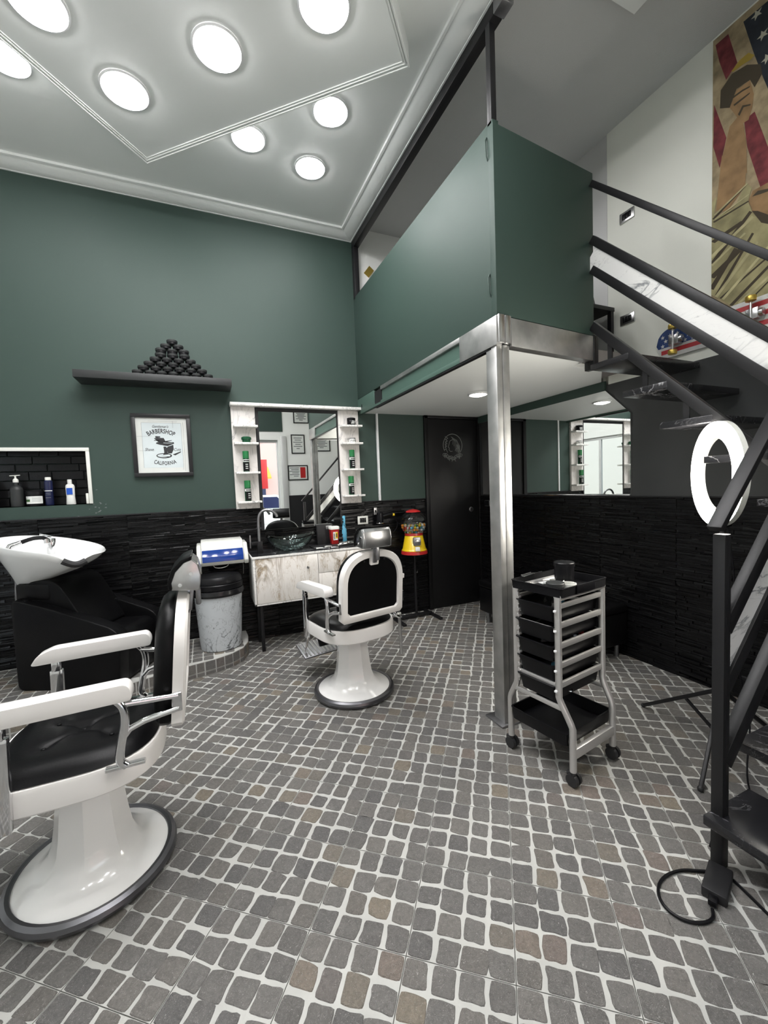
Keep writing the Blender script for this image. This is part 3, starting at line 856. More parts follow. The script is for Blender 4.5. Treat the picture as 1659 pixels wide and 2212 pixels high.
# right wall: mirror, switches, poster, skateboard -------------------
mir = thing('wall_mirror', 'large frameless mirror with a cut corner on the wall under the loft', 'mirror', (XR - .01, 3.0, 1.28))
mp = [(2.128, 1.275), (3.935, 1.275), (3.935, 2.095), (2.338, 2.095), (2.128, 1.885)]
MB().prism(mp, XR - .014, XR - .004, 'yz').build('glass', M['mirror'], mir, smooth=False)
MB().box(XR - .024, XR - .002, 2.128, 3.935, 1.262, 1.274).build('ledge', M['chrome'], mir, bevel=.002)
def switch_plate(name, label, c, axis, w=.115, h=.075, dark='black_plastic'):
    t = thing(name, label, 'switch', c)
    def bx(a, b, c0, d, o0, o1):
        if axis == 'x': return MB().box(c[0] - o1, c[0] - o0, c[1] + a, c[1] + b, c[2] + c0, c[2] + d)
        return MB().box(c[0] + a, c[0] + b, c[1] - o1, c[1] - o0, c[2] + c0, c[2] + d)
    bx(-w / 2, w / 2, -h / 2, h / 2, 0, .010).build('plate', M['satin_metal'] if axis == 'x' else M['white_plastic'], t, bevel=.004)
    for k in range(3):
        a = -w * .30 + k * w * .2
        bx(a, a + w * .185, -h * .28, h * .28, .010, .014).build('rocker', M[dark], t, bevel=.002)
    return t
switch_plate('light_switch', 'silver framed switch high on the cream wall above the handrail', (XR, 2.155, 3.325), 'x')
switch_plate('light_switch', 'silver framed socket plate low on the cream wall beside the skateboard', (XR, 2.155, 2.582), 'x')
pw = at_x(1053, 1087, XR - .022)
t = thing('light_switch', 'small black switch plate on the cladding beside the black door', 'switch', (XR - .022, pw.y, pw.z))
MB().box(XR - .030, XR - .020, pw.y - .045, pw.y + .045, pw.z - .035, pw.z + .035).build('plate', M['dull_metal'], t, bevel=.003)
MB().box(XR - .033, XR - .029, pw.y - .037, pw.y + .037, pw.z - .028, pw.z + .028).build('rocker', M['black_plastic'], t, bevel=.002)
def star(c, r, rot=0):
    return [(c[0] + (r if k % 2 == 0 else r * .42) * math.sin(math.pi * k / 5 + rot), c[1] + (r if k % 2 == 0 else r * .42) * math.cos(math.pi * k / 5 + rot)) for k in range(10)]
# poster of a robed figure and a flag, printed
po = thing('wall_poster', 'tall vintage flag poster with a robed figure on the cream wall', 'poster', (XR - .003, 1.2, 2.40))
PY0, PY1, PZ0, PZ1 = .55, 1.597, 2.398, 4.005
MB().box(XR - .006, XR - .001, PY0, PY1, PZ0, PZ1).build('sheet', M['sand'], po, smooth=False)
MB().box(XR - .012, XR - .001, PY0, PY1, PZ0 - .012, PZ0).build('bottom_rail', M['black_plastic'], po, smooth=False)
def z5(pts): return [(1500 + x / 6.144, y / 6.144) for x, y in pts]
def z6(pts): return [(1500 + x / 5.53, 340 + y / 5.53) for x, y in pts]
lay = [0]
def print_on(name, m, polys):
    mb = MB()
    for pl in polys:
        lay[0] += 1; xo = XR - .0065 - .00012 * lay[0]
        w = [at_x(px, py, XR - .007) for px, py in pl]
        q = clip_poly([(p.y, p.z) for p in w], PY0, PY1 - .002, PZ0 + .002, PZ1 - .002)
        if len(q) > 2: mb.face([(xo, a, b) for a, b in q])
    o = mb.build(name, m, po, smooth=False); return o
print_on('red_stripe', M['print_red'], [z5([(280, 600), (450, 450), (570, 830), (420, 1060), (330, 820)]), z5([(262, 1390), (425, 1830), (335, 2230), (250, 1950)]), z5([(660, 1600), (800, 1480), (977, 1950), (1200, 2600), (880, 2500), (700, 1950)])])
print_on('star_field', M['print_blue'], [z5([(650, 290), (1000, -10), (1500, -400), (1500, 1500), (977, 1180), (900, 1000), (780, 680)])])
for c in ((910, 460), (830, 190), (965, 770), (1120, 330), (1150, 640)):
    cc = at_x(*z5([c])[0], XR - .007); lay[0] += 1
    MB().face([(XR - .0065 - .00012 * lay[0], a, b) for a, b in star((cc.y, cc.z), .028, .3)]).build('star', M['print_star'], po, smooth=False)
print_on('dark_bowl', M['robe_dark'], [z5([(340, 1440), (350, 1200), (500, 980), (700, 860), (880, 850), (900, 980), (800, 1160), (740, 1060), (560, 1180), (470, 1430)])])
print_on('flame', M['gold'], [z5([(490, 950), (600, 800), (720, 700), (800, 730), (750, 790), (640, 860), (520, 950)])])
print_on('hand', M['bronze'], [z5([(470, 1430), (560, 1200), (740, 1065), (790, 1250), (770, 1420), (720, 1590), (640, 1640), (570, 1560)])])
print_on('finger_line', M['robe_dark'], [z5([(500, 1290), (640, 1190), (740, 1140), (735, 1160), (640, 1215), (510, 1310)]), z5([(520, 1390), (650, 1290), (740, 1225), (735, 1245), (660, 1310), (530, 1410)]), z5([(580, 1520), (640, 1400), (750, 1380), (745, 1400), (655, 1425), (600, 1540)])])
print_on('arm', M['bronze'], [z5([(470, 1680), (570, 1560), (650, 1640), (690, 1900), (700, 2300), (345, 2212)]) , z6([(330, -20), (620, -20), (610, 330), (400, 640), (262, 640), (300, 250)])])
print_on('robe', M['robe'], [z6([(195, 560), (270, 470), (230, 740), (480, 600), (620, 300), (690, 360), (640, 520), (690, 650), (800, 780), (900, 790), (1200, 800), (1500, 2400), (480, 1790), (165, 1620)])])
print_on('face', M['bronze'], [z6([(650, 520), (700, 400), (900, 290), (1150, 300), (1150, 700), (900, 780), (800, 775), (700, 650)])])
print_on('neck_shadow', M['robe_dark'], [z6([(690, 640), (800, 780), (900, 800), (1010, 730), (900, 690), (760, 640)]), z6([(690, 470), (760, 400), (900, 370), (900, 400), (790, 440)])])
fold = []
for k, (x0, y0, x1, y1, w) in enumerate(((600, 340, 215, 735, 16), (640, 520, 220, 770, 18), (660, 640, 190, 1260, 34), (560, 760, 195, 1000, 40), (690, 900, 250, 1640, 26), (620, 1000, 180, 1420, 46), (879, 1180, 300, 1680, 18), (900, 1270, 420, 1760, 28), (480, 1080, 180, 1560, 40), (880, 1480, 620, 1740, 14))):
    fold.append(z6([(x0, y0), (x0 + w, y0 + w * .4), (x1 + w * 1.3, y1 + w * .6), (x1, y1 + w * .2)]))
print_on('fold_shadow', M['robe_dark'], fold)
fold = []
for x0, y0, x1, y1, w in ((630, 310, 235, 690, 14), (650, 440, 240, 740, 12), (690, 700, 185, 1190, 30), (740, 1000, 250, 1660, 30), (879, 1060, 330, 1690, 26), (900, 1400, 520, 1740, 26), (600, 900, 200, 1290, 20)):
    fold.append(z6([(x0, y0), (x0 + w, y0 + w * .5), (x1 + w, y1 + w * .6), (x1, y1)]))
print_on('fold_light', M['robe_light'], fold)
# skateboard on the wall
sk = thing('skateboard', 'stars and stripes skateboard hung sideways on the cream wall', 'skateboard', (XR - .03, 1.53, 2.20))
ky0, ky1, kz0, kz1 = 1.13, 1.928, 2.205, 2.400
rr = (kz1 - kz0) / 2; kc = (kz0 + kz1) / 2
outl = [(ky0 + rr + rr * math.sin(-math.pi * k / 14), kc + rr * math.cos(math.pi * k / 14)) for k in range(15)] + [(ky1 - rr + rr * math.sin(math.pi * k / 14), kc - rr * math.cos(math.pi * k / 14)) for k in range(15)]
MB().prism(outl, XR - .020, XR - .006, 'yz').build('deck', M['deck_white'], sk, bevel=.002)
def on_deck(name, m, rects, d):
    mb = MB()
    for a0, a1, b0, b1 in rects:
        def half(y):
            q = 0
            if y > ky1 - rr: q = y - (ky1 - rr)
            if y < ky0 + rr: q = (ky0 + rr) - y
            return math.sqrt(max(0, rr * rr - q * q))
        ys = [a0 + (a1 - a0) * k / 24 for k in range(25)]
        up = [(y, min(b1, kc + half(y))) for y in ys if kc - half(y) < b1 and kc + half(y) > b0]
        dn = [(y, max(b0, kc - half(y))) for y in ys if kc - half(y) < b1 and kc + half(y) > b0]
        if len(up) > 1: mb.face([(XR - .020 - d, y, z) for y, z in up] + [(XR - .020 - d, y, z) for y, z in reversed(dn)])
    return mb.build(name, m, sk, smooth=False)
hs = (kz1 - kz0) / 7
on_deck('red_stripe', M['deck_red'], [(ky0, ky1, kz0 + hs * k, kz0 + hs * (k + 1)) for k in (1, 3, 5)], .0006)
on_deck('star_field', M['deck_blue'], [(1.60, ky1, kz0 + hs * 2.6, kz1)], .0010)
for r_ in range(4):
    for c_ in range(6):
        y = 1.885 - c_ * .048 - (r_ % 2) * .02; z = kz0 + hs * 3.1 + r_ * hs * 1.05
        if (y > ky1 - rr and (y - ky1 + rr) ** 2 + (z - kc) ** 2 > (rr - .014) ** 2) or y < 1.62: continue
        MB().face([(XR - .0214, a, b) for a, b in star((y, z), .015)]).build('star', M['deck_white'], sk, smooth=False)
for y in (1.787, 1.36):
    tk = MB().cyl((XR - .075, y, kc - .075), (XR - .075, y, kc + .075), .006, n=10).box(XR - .07, XR - .02, y - .03, y + .03, kc - .03, kc + .03).cyl((XR - .05, y - .05, kc), (XR - .05, y + .02, kc), .022, .015, n=12).build('truck', M['satin_metal'], sk, bevel=.003)
    for s in (-1, 1):
        MB().cyl((XR - .075, y, kc + s * .068), (XR - .075, y, kc + s * .098), .026, n=20).build('wheel', M['gold'], sk, bevel=.005)
# desk and bag on the loft by the stair head
t = thing('side_table', 'black side table on the loft behind the parapet', 'table', (2.72, 2.40, 2.31))
MB().box(2.45, 2.93, 2.22, 2.62, 2.655, 2.685).build('table_top', M['black_metal'], t, bevel=.003)
for x in (2.47, 2.91):
    for y in (2.24, 2.60): MB().box(x - .015, x + .015, y - .015, y + .015, 2.305, 2.655).build('leg', M['black_metal'], t)
t = thing('bag', 'dark bag lying on the black loft table', 'bag', (2.68, 2.40, 2.685))
MB().prism(rounded([(2.50, 2.685), (2.84, 2.685), (2.80, 2.80), (2.70, 2.84), (2.56, 2.82)], .03), 2.30, 2.52, 'xz').build('body', M['bag_black'], t, bevel=.02)
MB().tube([(2.62, 2.41, 2.825), (2.63, 2.41, 2.855), (2.70, 2.41, 2.860), (2.72, 2.41, 2.83)], .008).build('handle', M['bag_black'], t)
cd = MB()
cd.M = Matrix.Translation((1.69, YB - .004, 3.61)) @ Matrix.Rotation(R(38), 4, 'Y')
cd.box(-.032, .032, -.004, .002, -.050, .050)
card = tag(rehang(cd.build('wall_card', M['gold']), (1.69, YB - .004, 3.61)), 'small gold card hanging askew on the white loft wall', 'card')
# ------------------------------------------------------------------ door and back wall
def ordn(k): return ('first', 'second', 'third', 'fourth', 'fifth', 'sixth', 'seventh', 'eighth', 'ninth')[k]
dr = thing('door_1', 'tall black door under the loft with a grey portrait print', 'door', (2.63, YB, 0)); dr['kind'] = 'structure'
MB().box(DX0, DX1, YB - .030, YB + .0, .006, 2.135).build('leaf', M['door_black'], dr, bevel=.003)
for a, b in ((DX0 - .05, DX0 - .003), (DX1 + .003, XR - .001)):
    MB().box(a, b, YB - .045, YB, .003, 2.168).build('jamb', M['door_black'], dr, bevel=.003)
MB().box(DX0 - .05, XR - .001, YB - .045, YB, 2.138, 2.168).build('head', M['door_black'], dr, bevel=.003)
hp = at_y(1018, 1100, YB - .032)
MB().cyl((hp.x, YB - .036, hp.z), (hp.x, YB - .030, hp.z), .030, n=28).build('pull', M['dull_metal'], dr, bevel=.002)
MB().cyl((hp.x, YB - .0375, hp.z), (hp.x, YB - .036, hp.z), .016, n=20).build('pull_recess', M['black_matte'], dr)
# emblem: oval ring, profile with flowing hair, flowers below
ec = at_y(978, 966, YB - .031); EX, EZ = ec.x, ec.z; yo = YB - .0312
em = MB()
def stroke(pts, w):
    pts = [Vector(p) for p in pts]
    for a, b in zip(pts, pts[1:]):
        d = (b - a); n = Vector((-d.y, d.x)).normalized() * (w / 2)
        em.face([(EX + q.x, yo, EZ + q.y) for q in (a - n, b - n, b + n, a + n)])
RA = .125
stroke([(RA * math.cos(t * .17 - .6), RA * 1.02 * math.sin(t * .17 - .6) + .02) for t in range(26)], .007)
for k in range(7): stroke([(-.02 + .012 * k, .12 - .006 * k), (.01 + .014 * k, .085 - .012 * k), (.0 + .016 * k, .03 - .018 * k)], .004)
stroke([(-.085, .07), (-.10, .03), (-.09, -.02), (-.07, -.06)], .006)
stroke([(.01, .09), (-.035, .07), (-.05, .03), (-.06, .0), (-.045, -.01), (-.05, -.03), (-.03, -.05), (-.005, -.045)], .006)
for k in range(6):
    stroke([(.01 + .012 * k, .095 - .01 * k), (.05 + .008 * k, .06 - .01 * k), (.055 + .008 * k, .01 - .012 * k), (.03 + .012 * k, -.04 - .008 * k)], .005)
rge = random.Random(11)
for k in range(11):
    cx, cz = -.115 + .022 * k, -.085 - .035 * math.sin(math.pi * k / 10) + rge.uniform(-.01, .01)
    stroke([(cx + .022 * math.cos(a) * (1 - .3 * (a / 6)), cz + .018 * math.sin(a)) for a in [j * .7 for j in range(10)]], .005)
    stroke([(cx, cz), (cx + rge.uniform(-.03, .03), cz - .035)], .006)
for k in range(5): stroke([(-.11 + .004 * k, -.03 + .028 * k), (-.085 + .006 * k, -.02 + .03 * k), (-.10, .0 + .03 * k)], .006)
em.build('portrait_print', M['door_print'], dr, smooth=False)

# floating shelf with the pyramid of tins
SY0, SZ0, SZ1 = 3.80, 2.318, 2.376
sh = tag(rehang(MB().box(-.845, .278, SY0, YB - .001, SZ0, SZ1).build('floating_shelf', M['dark_shelf'], bevel=.002), (-.28, YB, SZ0)), 'long dark grey floating shelf carrying a pyramid of black tins', 'shelf')
def make_tin():
    t = thing('tin', 'x', 'tin', (0, 0, 0), 0, 'black tins stacked in a pyramid on the floating shelf')
    MB().lathe([(.036, 0), (.0385, .003), (.0385, .018), (.036, .019)], 20).build('body', M['black_plastic'], t, local=True)
    MB().lathe([(.0400, .0185), (.0412, .021), (.0412, .034), (.039, .037), (.001, .037)], 20).build('lid', M['dark_shelf'], t, local=True)
    return t
proto = None
rows = (7, 6, 5, 4, 3, 3, 2, 1)
zz = SZ1; xc = -.165; ypos = 3.872
for r_, n in enumerate(rows):
    for k in range(n):
        x = xc + (k - (n - 1) / 2) * .0862
        t = make_tin() if proto is None else copy_tree(proto)
        if proto is None: proto = t
        t.location = (x + rnd.uniform(-.003, .003), ypos + rnd.uniform(-.004, .004), zz)
        up = len(rows) - 1 - r_
        t['label'] = 'black tin at the very top of the pyramid' if n == 1 else 'black tin in the %s row from the top of the pyramid, %s from the left' % (ordn(up), ordn(k))
    zz += .0372

# framed barbershop print
fx0, fx1, fz0, fz1 = -.520, -.070, 1.568, 2.098
fr = thing('framed_print', 'black framed barbershop print hanging under the floating shelf', 'picture', ((fx0 + fx1) / 2, YB, fz0))
bw = .032; yf = YB - .030
for a, b, c, d in ((fx0, fx1, fz1 - bw, fz1), (fx0, fx1, fz0, fz0 + bw), (fx0, fx0 + bw, fz0 + bw, fz1 - bw), (fx1 - bw, fx1, fz0 + bw, fz1 - bw)):
    MB().box(a, b, yf, YB - .001, c, d).build('frame_bar', M['frame_black'], fr, bevel=.002)
MB().box(fx0 + bw, fx1 - bw, YB - .014, YB - .002, fz0 + bw, fz1 - bw).build('paper', M['paper'], fr, smooth=False)
pcx, pcz = (fx0 + fx1) / 2, (fz0 + fz1) / 2
yp = YB - .0143
sheet = MB().box(pcx - .150, pcx + .150, yp - .0004, yp, pcz - .190, pcz + .190).build('inner_sheet', M['paper_blue'], fr, smooth=False)
yp -= .0006
def pp(u, v): return (pcx + u, yp, pcz + v)
ln = MB()
for a, b, c, d in ((-.150, .150, .190, .1915), (-.1515, -.150, -.19, .19), (.150, .1515, -.21, .19), (.085, .0865, .15, .21), (.165, .1665, -.22, .20), (-.19, -.08, .075, .0762), (-.185, -.06, -.045, -.0438), (-.1, .12, .203, .2042)):
    ln.face([pp(a, c), pp(b, c), pp(b, d), pp(a, d)])
ln.build('fold_line', M['ink_mid'], fr, smooth=False)
yp -= .0003
lt = MB()
text_mesh(lt, "Gentleman's", .031, lambda u, v: pp(u - .012, v + .150), shear=.35, xs=.80, weight=.0003)
lt.build('lettering', M['ink'], fr, smooth=False)
lt = MB(); text_mesh(lt, 'BARBERSHOP', .053, lambda u, v: pp(u - .008, v + .104), arc=(.19, 1), weight=.0012, spacing=1.02, xs=.62); lt.build('lettering', M['ink'], fr, smooth=False)
lt = MB(); text_mesh(lt, 'Shave', .034, lambda u, v: pp(u - .104, v - .046), shear=.35, xs=.85, weight=.0003); lt.build('lettering', M['ink'], fr, smooth=False)
lt = MB(); text_mesh(lt, 'Cuts', .034, lambda u, v: pp(u + .108, v - .046), shear=.35, xs=.85, weight=.0003); lt.build('lettering', M['ink'], fr, smooth=False)
lt = MB(); text_mesh(lt, 'CALIFORNIA', .046, lambda u, v: pp(u + .010, v - .168), arc=(.24, -1), weight=.0010, spacing=1.10, xs=.64); lt.build('lettering', M['ink'], fr, smooth=False)
ch = MB()
def cp(pts): ch.face([pp(u - .004, v * (.70 if v > 0 else 1.10)) for u, v in pts])
cp([(-.050, .098), (-.046, .112), (-.012, .110), (-.010, .096), (-.044, .090)])                 # headrest
cp([(-.060, .085), (-.030, .092), (.015, .090), (.028, .045), (.005, .036), (-.028, .040)])       # back
cp([(-.062, .055), (-.058, .062), (-.020, .062), (-.018, .054)])
cp([(.020, .052), (.075, .066), (.078, .062), (.030, .040)])                                     # far arm
cp([(-.040, .038), (.030, .046), (.090, .040), (.092, .022), (.040, -.006), (-.020, .008), (-.048, .022)])   # seat
cp([(.045, -.008), (.085, .008), (.086, -.030), (.070, -.062), (.040, -.062), (.030, -.020)])     # front
cp([(.012, -.008), (.030, -.010), (.038, -.060), (.055, -.072), (.000, -.072), (.020, -.055)])
cp([(-.035 + .060 * math.cos(t * .35) + .045, -.080 + .020 * math.sin(t * .35)) for t in range(18)])
cp([(.075, -.070), (.142, -.046), (.140, -.054), (.095, -.078)])
ch.build('chair_drawing', M['ink'], fr, smooth=False)
yp -= .0003
ch = MB()
cp([(-.050, .020), (-.030, .010), (.005, .002), (.020, -.004), (-.010, -.010), (-.035, .0)])
cp([(-.022 + .050 * math.cos(t * .35) + .030, -.079 + .013 * math.sin(t * .35)) for t in range(18)])
cp([(.010, .034), (.045, .030), (.080, .034), (.080, .030), (.045, .025), (.010, .029)])
ch.build('chair_highlight', M['paper_blue'], fr, smooth=False)
ch = MB(); yp -= .0002
cp([(.008, -.010), (.022, -.012), (.030, -.060), (.045, -.070), (.000, -.074), (.012, -.055)])
cp([(-.02, -.082), (.05, -.092), (.05, -.086)])
ch.build('chair_drawing', M['ink'], fr, smooth=False)

# niche trim and bottles
nt_ = thing('niche_trim', 'white plastic edge strip around the niche', 'trim', (NX1, YB, NZ1))
MB().box(NX0, NX1 + .018, YB - .012, YB + .002, NZ1 - .020, NZ1 + .008).build('top_strip', M['white_plastic'], nt_, bevel=.003)
MB().box(NX1 - .008, NX1 + .018, YB - .012, YB + .002, NZ0, NZ1 - .020).build('side_strip', M['white_plastic'], nt_, bevel=.003)
MB().box(NX1 - .028, NX1 - .010, YB - .010, YB + .004, NZ0, NZ0 + .085).build('loose_strip', M['white_plastic'], nt_, bevel=.003)
def lathe_part(t, name, prof, m, n=24, squash=1.0): return MB().lathe(prof, n, squash=squash).build(name, M[m], t, local=True)
def nx(px): return at_y(px, 1080, YB + .045).x
NY = YB + .05
t = thing('pump_bottle', 'matte dark grey pump bottle with a white pump in the niche', 'bottle', (nx(37), NY, NZ0))
lathe_part(t, 'body', [(.040, 0), (.041, .004), (.041, .125), (.038, .145), (.026, .158), (.014, .166), (.014, .19)], 'dark_shelf')
lathe_part(t, 'collar', [(.018, .188), (.018, .208), (.012, .216), (.006, .22), (.006, .238)], 'white_plastic', 16)
MB().beam((-.035, 0, .240), (.030, 0, .243), .012, .006).build('pump_head', M['white_plastic'], t, bevel=.002, local=True)
t = thing('cream_jar', 'dark squat jar with a white printed label in the niche', 'jar', (nx(76), NY, NZ0))
lathe_part(t, 'body', [(.052, 0), (.054, .004), (.054, .085)], 'black_plastic', 32)
lathe_part(t, 'lid', [(.056, .086), (.056, .112), (.052, .116), (.001, .116)], 'black_plastic', 32)
def wrap(t, name, m, r, a0, a1, z0, z1, n=10):
    """a label bent round a cylinder; angles from the camera side (-Y)"""
    rows_ = []
    for z in (z0, z1): rows_.append([(r * math.sin(a0 + (a1 - a0) * k / n), -r * math.cos(a0 + (a1 - a0) * k / n), z) for k in range(n + 1)])
    return MB().loft(rows_, cap=False, closed=False).build(name, M[m], t, local=True)
wrap(t, 'label', 'label_white', .0548, -1.35, 1.25, .018, .076)
wrap(t, 'label_mark', 'foliage', .0552, -1.30, -.35, .034, .052, 8)
for k in range(4): wrap(t, 'label_line', 'ink_mid', .0552, -.1, .95, .036 + .009 * k, .038 + .009 * k, 6)
t = thing('shampoo_bottle', 'dark blue bottle with a white cap in the niche', 'bottle', (nx(107), NY, NZ0))
lathe_part(t, 'body', [(.026, 0), (.028, .004), (.028, .190), (.022, .198)], 'navy')
lathe_part(t, 'cap', [(.020, .199), (.020, .220), (.018, .223), (.001, .223)], 'white_plastic')
wrap(t, 'label_line', 'label_white', .0284, -1.2, 1.1, .112, .118)
for z in (.060, .082, .095): wrap(t, 'label_line', 'ink_mid', .0284, -.7, .6, z, z + .003)
t = thing('lotion_bottle', 'white bottle with a square blue label in the niche', 'bottle', (nx(154), NY - .01, NZ0))
lathe_part(t, 'body', [(.031, 0), (.033, .004), (.029, .06), (.031, .145), (.027, .158), (.016, .165)], 'label_white', squash=.75)
lathe_part(t, 'cap', [(.0155, .1655), (.0155, .198), (.013, .201), (.001, .201)], 'label_white')
MB().box(-.020, .020, -.0242, -.0236, .080, .132).build('label', M['label_blue'], t, local=True)
t = thing('white_bottle', 'white tapering bottle at the left edge of the niche', 'bottle', (nx(-16), NY - .02, NZ0))
lathe_part(t, 'body', [(.042, 0), (.043, .006), (.034, .16), (.030, .17)], 'label_white', squash=.7)
lathe_part(t, 'cap', [(.018, .171), (.018, .20), (.001, .20)], 'label_white')

# mirror and marble shelf unit
MX0, MX1, MZ0, MZ1 = .508, 1.258, 1.045, 2.150
su = thing('vanity_mirror', 'tall rectangular mirror in a dark frame above the glass basin', 'mirror', ((MX0 + MX1) / 2, YB, MZ0))
MB().box(MX0, MX1, YB - .028, YB - .022, MZ0, MZ1).build('glass', M['mirror'], su, smooth=False)
MB().box(MX0 - .026, MX1 + .016, YB - .022, YB - .001, MZ0 - .006, MZ1 + .03).build('back_board', M['black_matte'], su, smooth=False)
def shelf_unit(x0, x1, zs, label):
    t = thing('shelf_unit', label, 'shelf', ((x0 + x1) / 2, YB, ZW), 0, 'marble shelf units beside the mirror')
    MB().box(x0, x1, YB - .034, YB - .002, 1.252, 2.185).build('back_panel', M['shelf_marble'], t, bevel=.002)
    for z in zs: MB().box(x0 + .012, x1 + .010, YB - .125, YB - .034, z - .018, z).build('shelf', M['edge_marble'], t, bevel=.001)
    return t
zl = [wz for wz in (at_y(520, 917, YB - .125).z, at_y(525, 955, YB - .125).z, at_y(527, 1019, YB - .125).z, at_y(530, 1083, YB - .125).z)]
zr = [wz for wz in (at_y(750, 917, YB - .125).z, at_y(752, 955, YB - .125).z, at_y(755, 1012, YB - .125).z, at_y(757, 1069, YB - .125).z)]
UL, UR = (.268, .478), (1.278, 1.492)
shelf_unit(*UL, zl, 'marble shelf unit left of the mirror holding green bottles')
shelf_unit(*UR, zr, 'marble shelf unit right of the mirror holding black and green jars')
tag(rehang(MB().box(.262, 1.535, YB - .10, YB - .001, 2.186, 2.212).build('top_shelf', M['edge_marble'], bevel=.002), (.9, YB, 2.186)), 'long white marble board above the mirror and shelf units', 'shelf')
BY = YB - .080
def green_bottle(x, z, label, turn=0):
    t = thing('tonic_bottle', label, 'bottle', (x, BY, z), 0, 'green bottles on the marble shelves')
    lathe_part(t, 'body', [(.027, 0), (.028, .003), (.028, .118), (.026, .122)], 'bottle_green', 20)
    lathe_part(t, 'cap', [(.0275, .1225), (.0278, .185), (.025, .188), (.001, .188)], 'cap_green', 20)
    wrap(t, 'ribbon', 'label_white', .0288, -1.4 + turn, 1.4 + turn, .090, .112)
    wrap(t, 'ribbon_text', 'ink', .0291, -.9 + turn, 1.2 + turn, .096, .106)
    wrap(t, 'label', 'black_plastic', .0286, -1.1 + turn, 1.2 + turn, .008, .086)
    for k in range(3): wrap(t, 'label_text', 'label_white', .0290, -.3 + turn, .5 + turn, .028 + .018 * k, .034 + .018 * k, 5)
    return t
green_bottle(.372, zl[2], 'green capped bottle on the third shelf of the left marble unit')
green_bottle(.372, zl[3], 'green capped bottle on the lowest shelf of the left marble unit', .3)
green_bottle(1.392, zr[2], 'green capped bottle on the third shelf of the right marble unit')
green_bottle(1.372, zr[3], 'green capped bottle on the lowest shelf of the right marble unit', .2)
t = thing('cream_jar', 'green wide-lidded jar on the left marble shelf', 'jar', (.385, BY, zl[1]))
lathe_part(t, 'body', [(.034, 0), (.036, .003), (.038, .026)], 'jar_green'); lathe_part(t, 'lid', [(.044, .0265), (.045, .030), (.044, .046), (.036, .052), (.001, .052)], 'jar_green')
t = thing('cream_jar', 'black square-shouldered jar with white script on the right top shelf', 'jar', (1.400, BY, zr[0]))
lathe_part(t, 'body', [(.040, 0), (.042, .004), (.042, .045), (.040, .048)], 'black_plastic'); lathe_part(t, 'lid', [(.043, .049), (.043, .068), (.040, .071), (.001, .071)], 'black_plastic')
for k in range(3): wrap(t, 'label_text', 'label_white', .0424, -.35 + .1 * k, .6 + .05 * k, .012 + .011 * k, .018 + .011 * k, 6)
t = thing('cream_jar', 'small jar with a black and white scroll label on the right second shelf', 'jar', (1.405, BY, zr[1]))
lathe_part(t, 'body', [(.034, 0), (.036, .003), (.033, .034)], 'label_white'); lathe_part(t, 'lid', [(.031, .0345), (.031, .046), (.001, .048)], 'dull_metal')
for k in range(6): wrap(t, 'label_scroll', 'ink', .0362, -1.0 + .36 * k, -.85 + .36 * k, .006 + .004 * (k % 2), .028, 3)
t = thing('folded_box', 'thin silver box standing behind the scroll jar', 'box', (1.365, YB - .045, zr[1])); MB().box(1.345, 1.385, YB - .055, YB - .040, zr[1], zr[1] + .05).build('carton', M['silver_paint'], t, bevel=.001)

# vanity cabinet ------------------------------------------------------
VX0, VX1, VY0, VZ0, VZ1 = .345, 1.42, 3.615, .430, .855
va = thing('vanity_cabinet', 'white marble-effect vanity cabinet on thin black legs', 'cabinet', ((VX0 + VX1) / 2, 3.82, 0))
MB().box(VX0, VX1, VY0 + .018, YB - .032, VZ0, VZ0 + .018).build('bottom', M['edge_marble'], va, bevel=.001)
for x in (VX0, VX1 - .018): MB().box(x, x + .018, VY0, YB - .032, VZ0, VZ1 - .020).build('side', M['edge_marble'], va, bevel=.001)
MB().box(VX0 + .018, VX1 - .018, YB - .04, YB - .032, VZ0 + .018, VZ1 - .02).build('back', M['edge_marble'], va, smooth=False)
MB().box(VX0, VX1, VY0, VY0 + .018, VZ0, VZ0 + .016).build('front_edge', M['edge_marble'], va, bevel=.001)
dm = .905
d1 = MB().box(VX0 + .020, dm - .002, VY0 - .004, VY0 + .014, VZ0 + .018, VZ1 - .024).build('door', M['vanity_marble'], va, bevel=.001)
kp = at_y(665, 1225, VY0 - .01)
kn = MB(Matrix.Translation((kp.x, VY0 - .004, kp.z)) @ Matrix.Rotation(R(90), 4, 'X')).lathe([(.006, 0), (.006, .010), (.012, .016), (.012, .022), (.001, .024)], 16).build('knob', M['satin_metal'], d1)
for z0, z1 in ((.655, VZ1 - .024), (VZ0 + .018, .651)):
    d = MB().box(dm + .002, VX1 - .020, VY0 - .004, VY0 + .014, z0, z1).build('drawer', M['vanity_marble'], va, bevel=.001)
    MB(Matrix.Translation(((dm + VX1) / 2, VY0 - .004, (z0 + z1) / 2)) @ Matrix.Rotation(R(90), 4, 'X')).lathe([(.006, 0), (.006, .010), (.012, .016), (.012, .022), (.001, .024)], 16).build('knob', M['satin_metal'], d)
MB().box(VX0 - .008, VX1 + .005, VY0 - .008, YB - .032, VZ1 - .020, VZ1).build('counter_edge', M['edge_marble'], va, bevel=.001)
MB().box(VX0 - .002, VX1, VY0 - .002, YB - .032, VZ1, VZ1 + .003).build('counter_top', M['black_marble'], va, smooth=False)
for x in (VX0 + .06, VX1 - .06):
    for y in (VY0 + .09, YB - .08): MB().box(x - .014, x + .014, y - .014, y + .014, .002, VZ0).build('leg', M['black_metal'], va, bevel=.002)
CT = VZ1 + .003
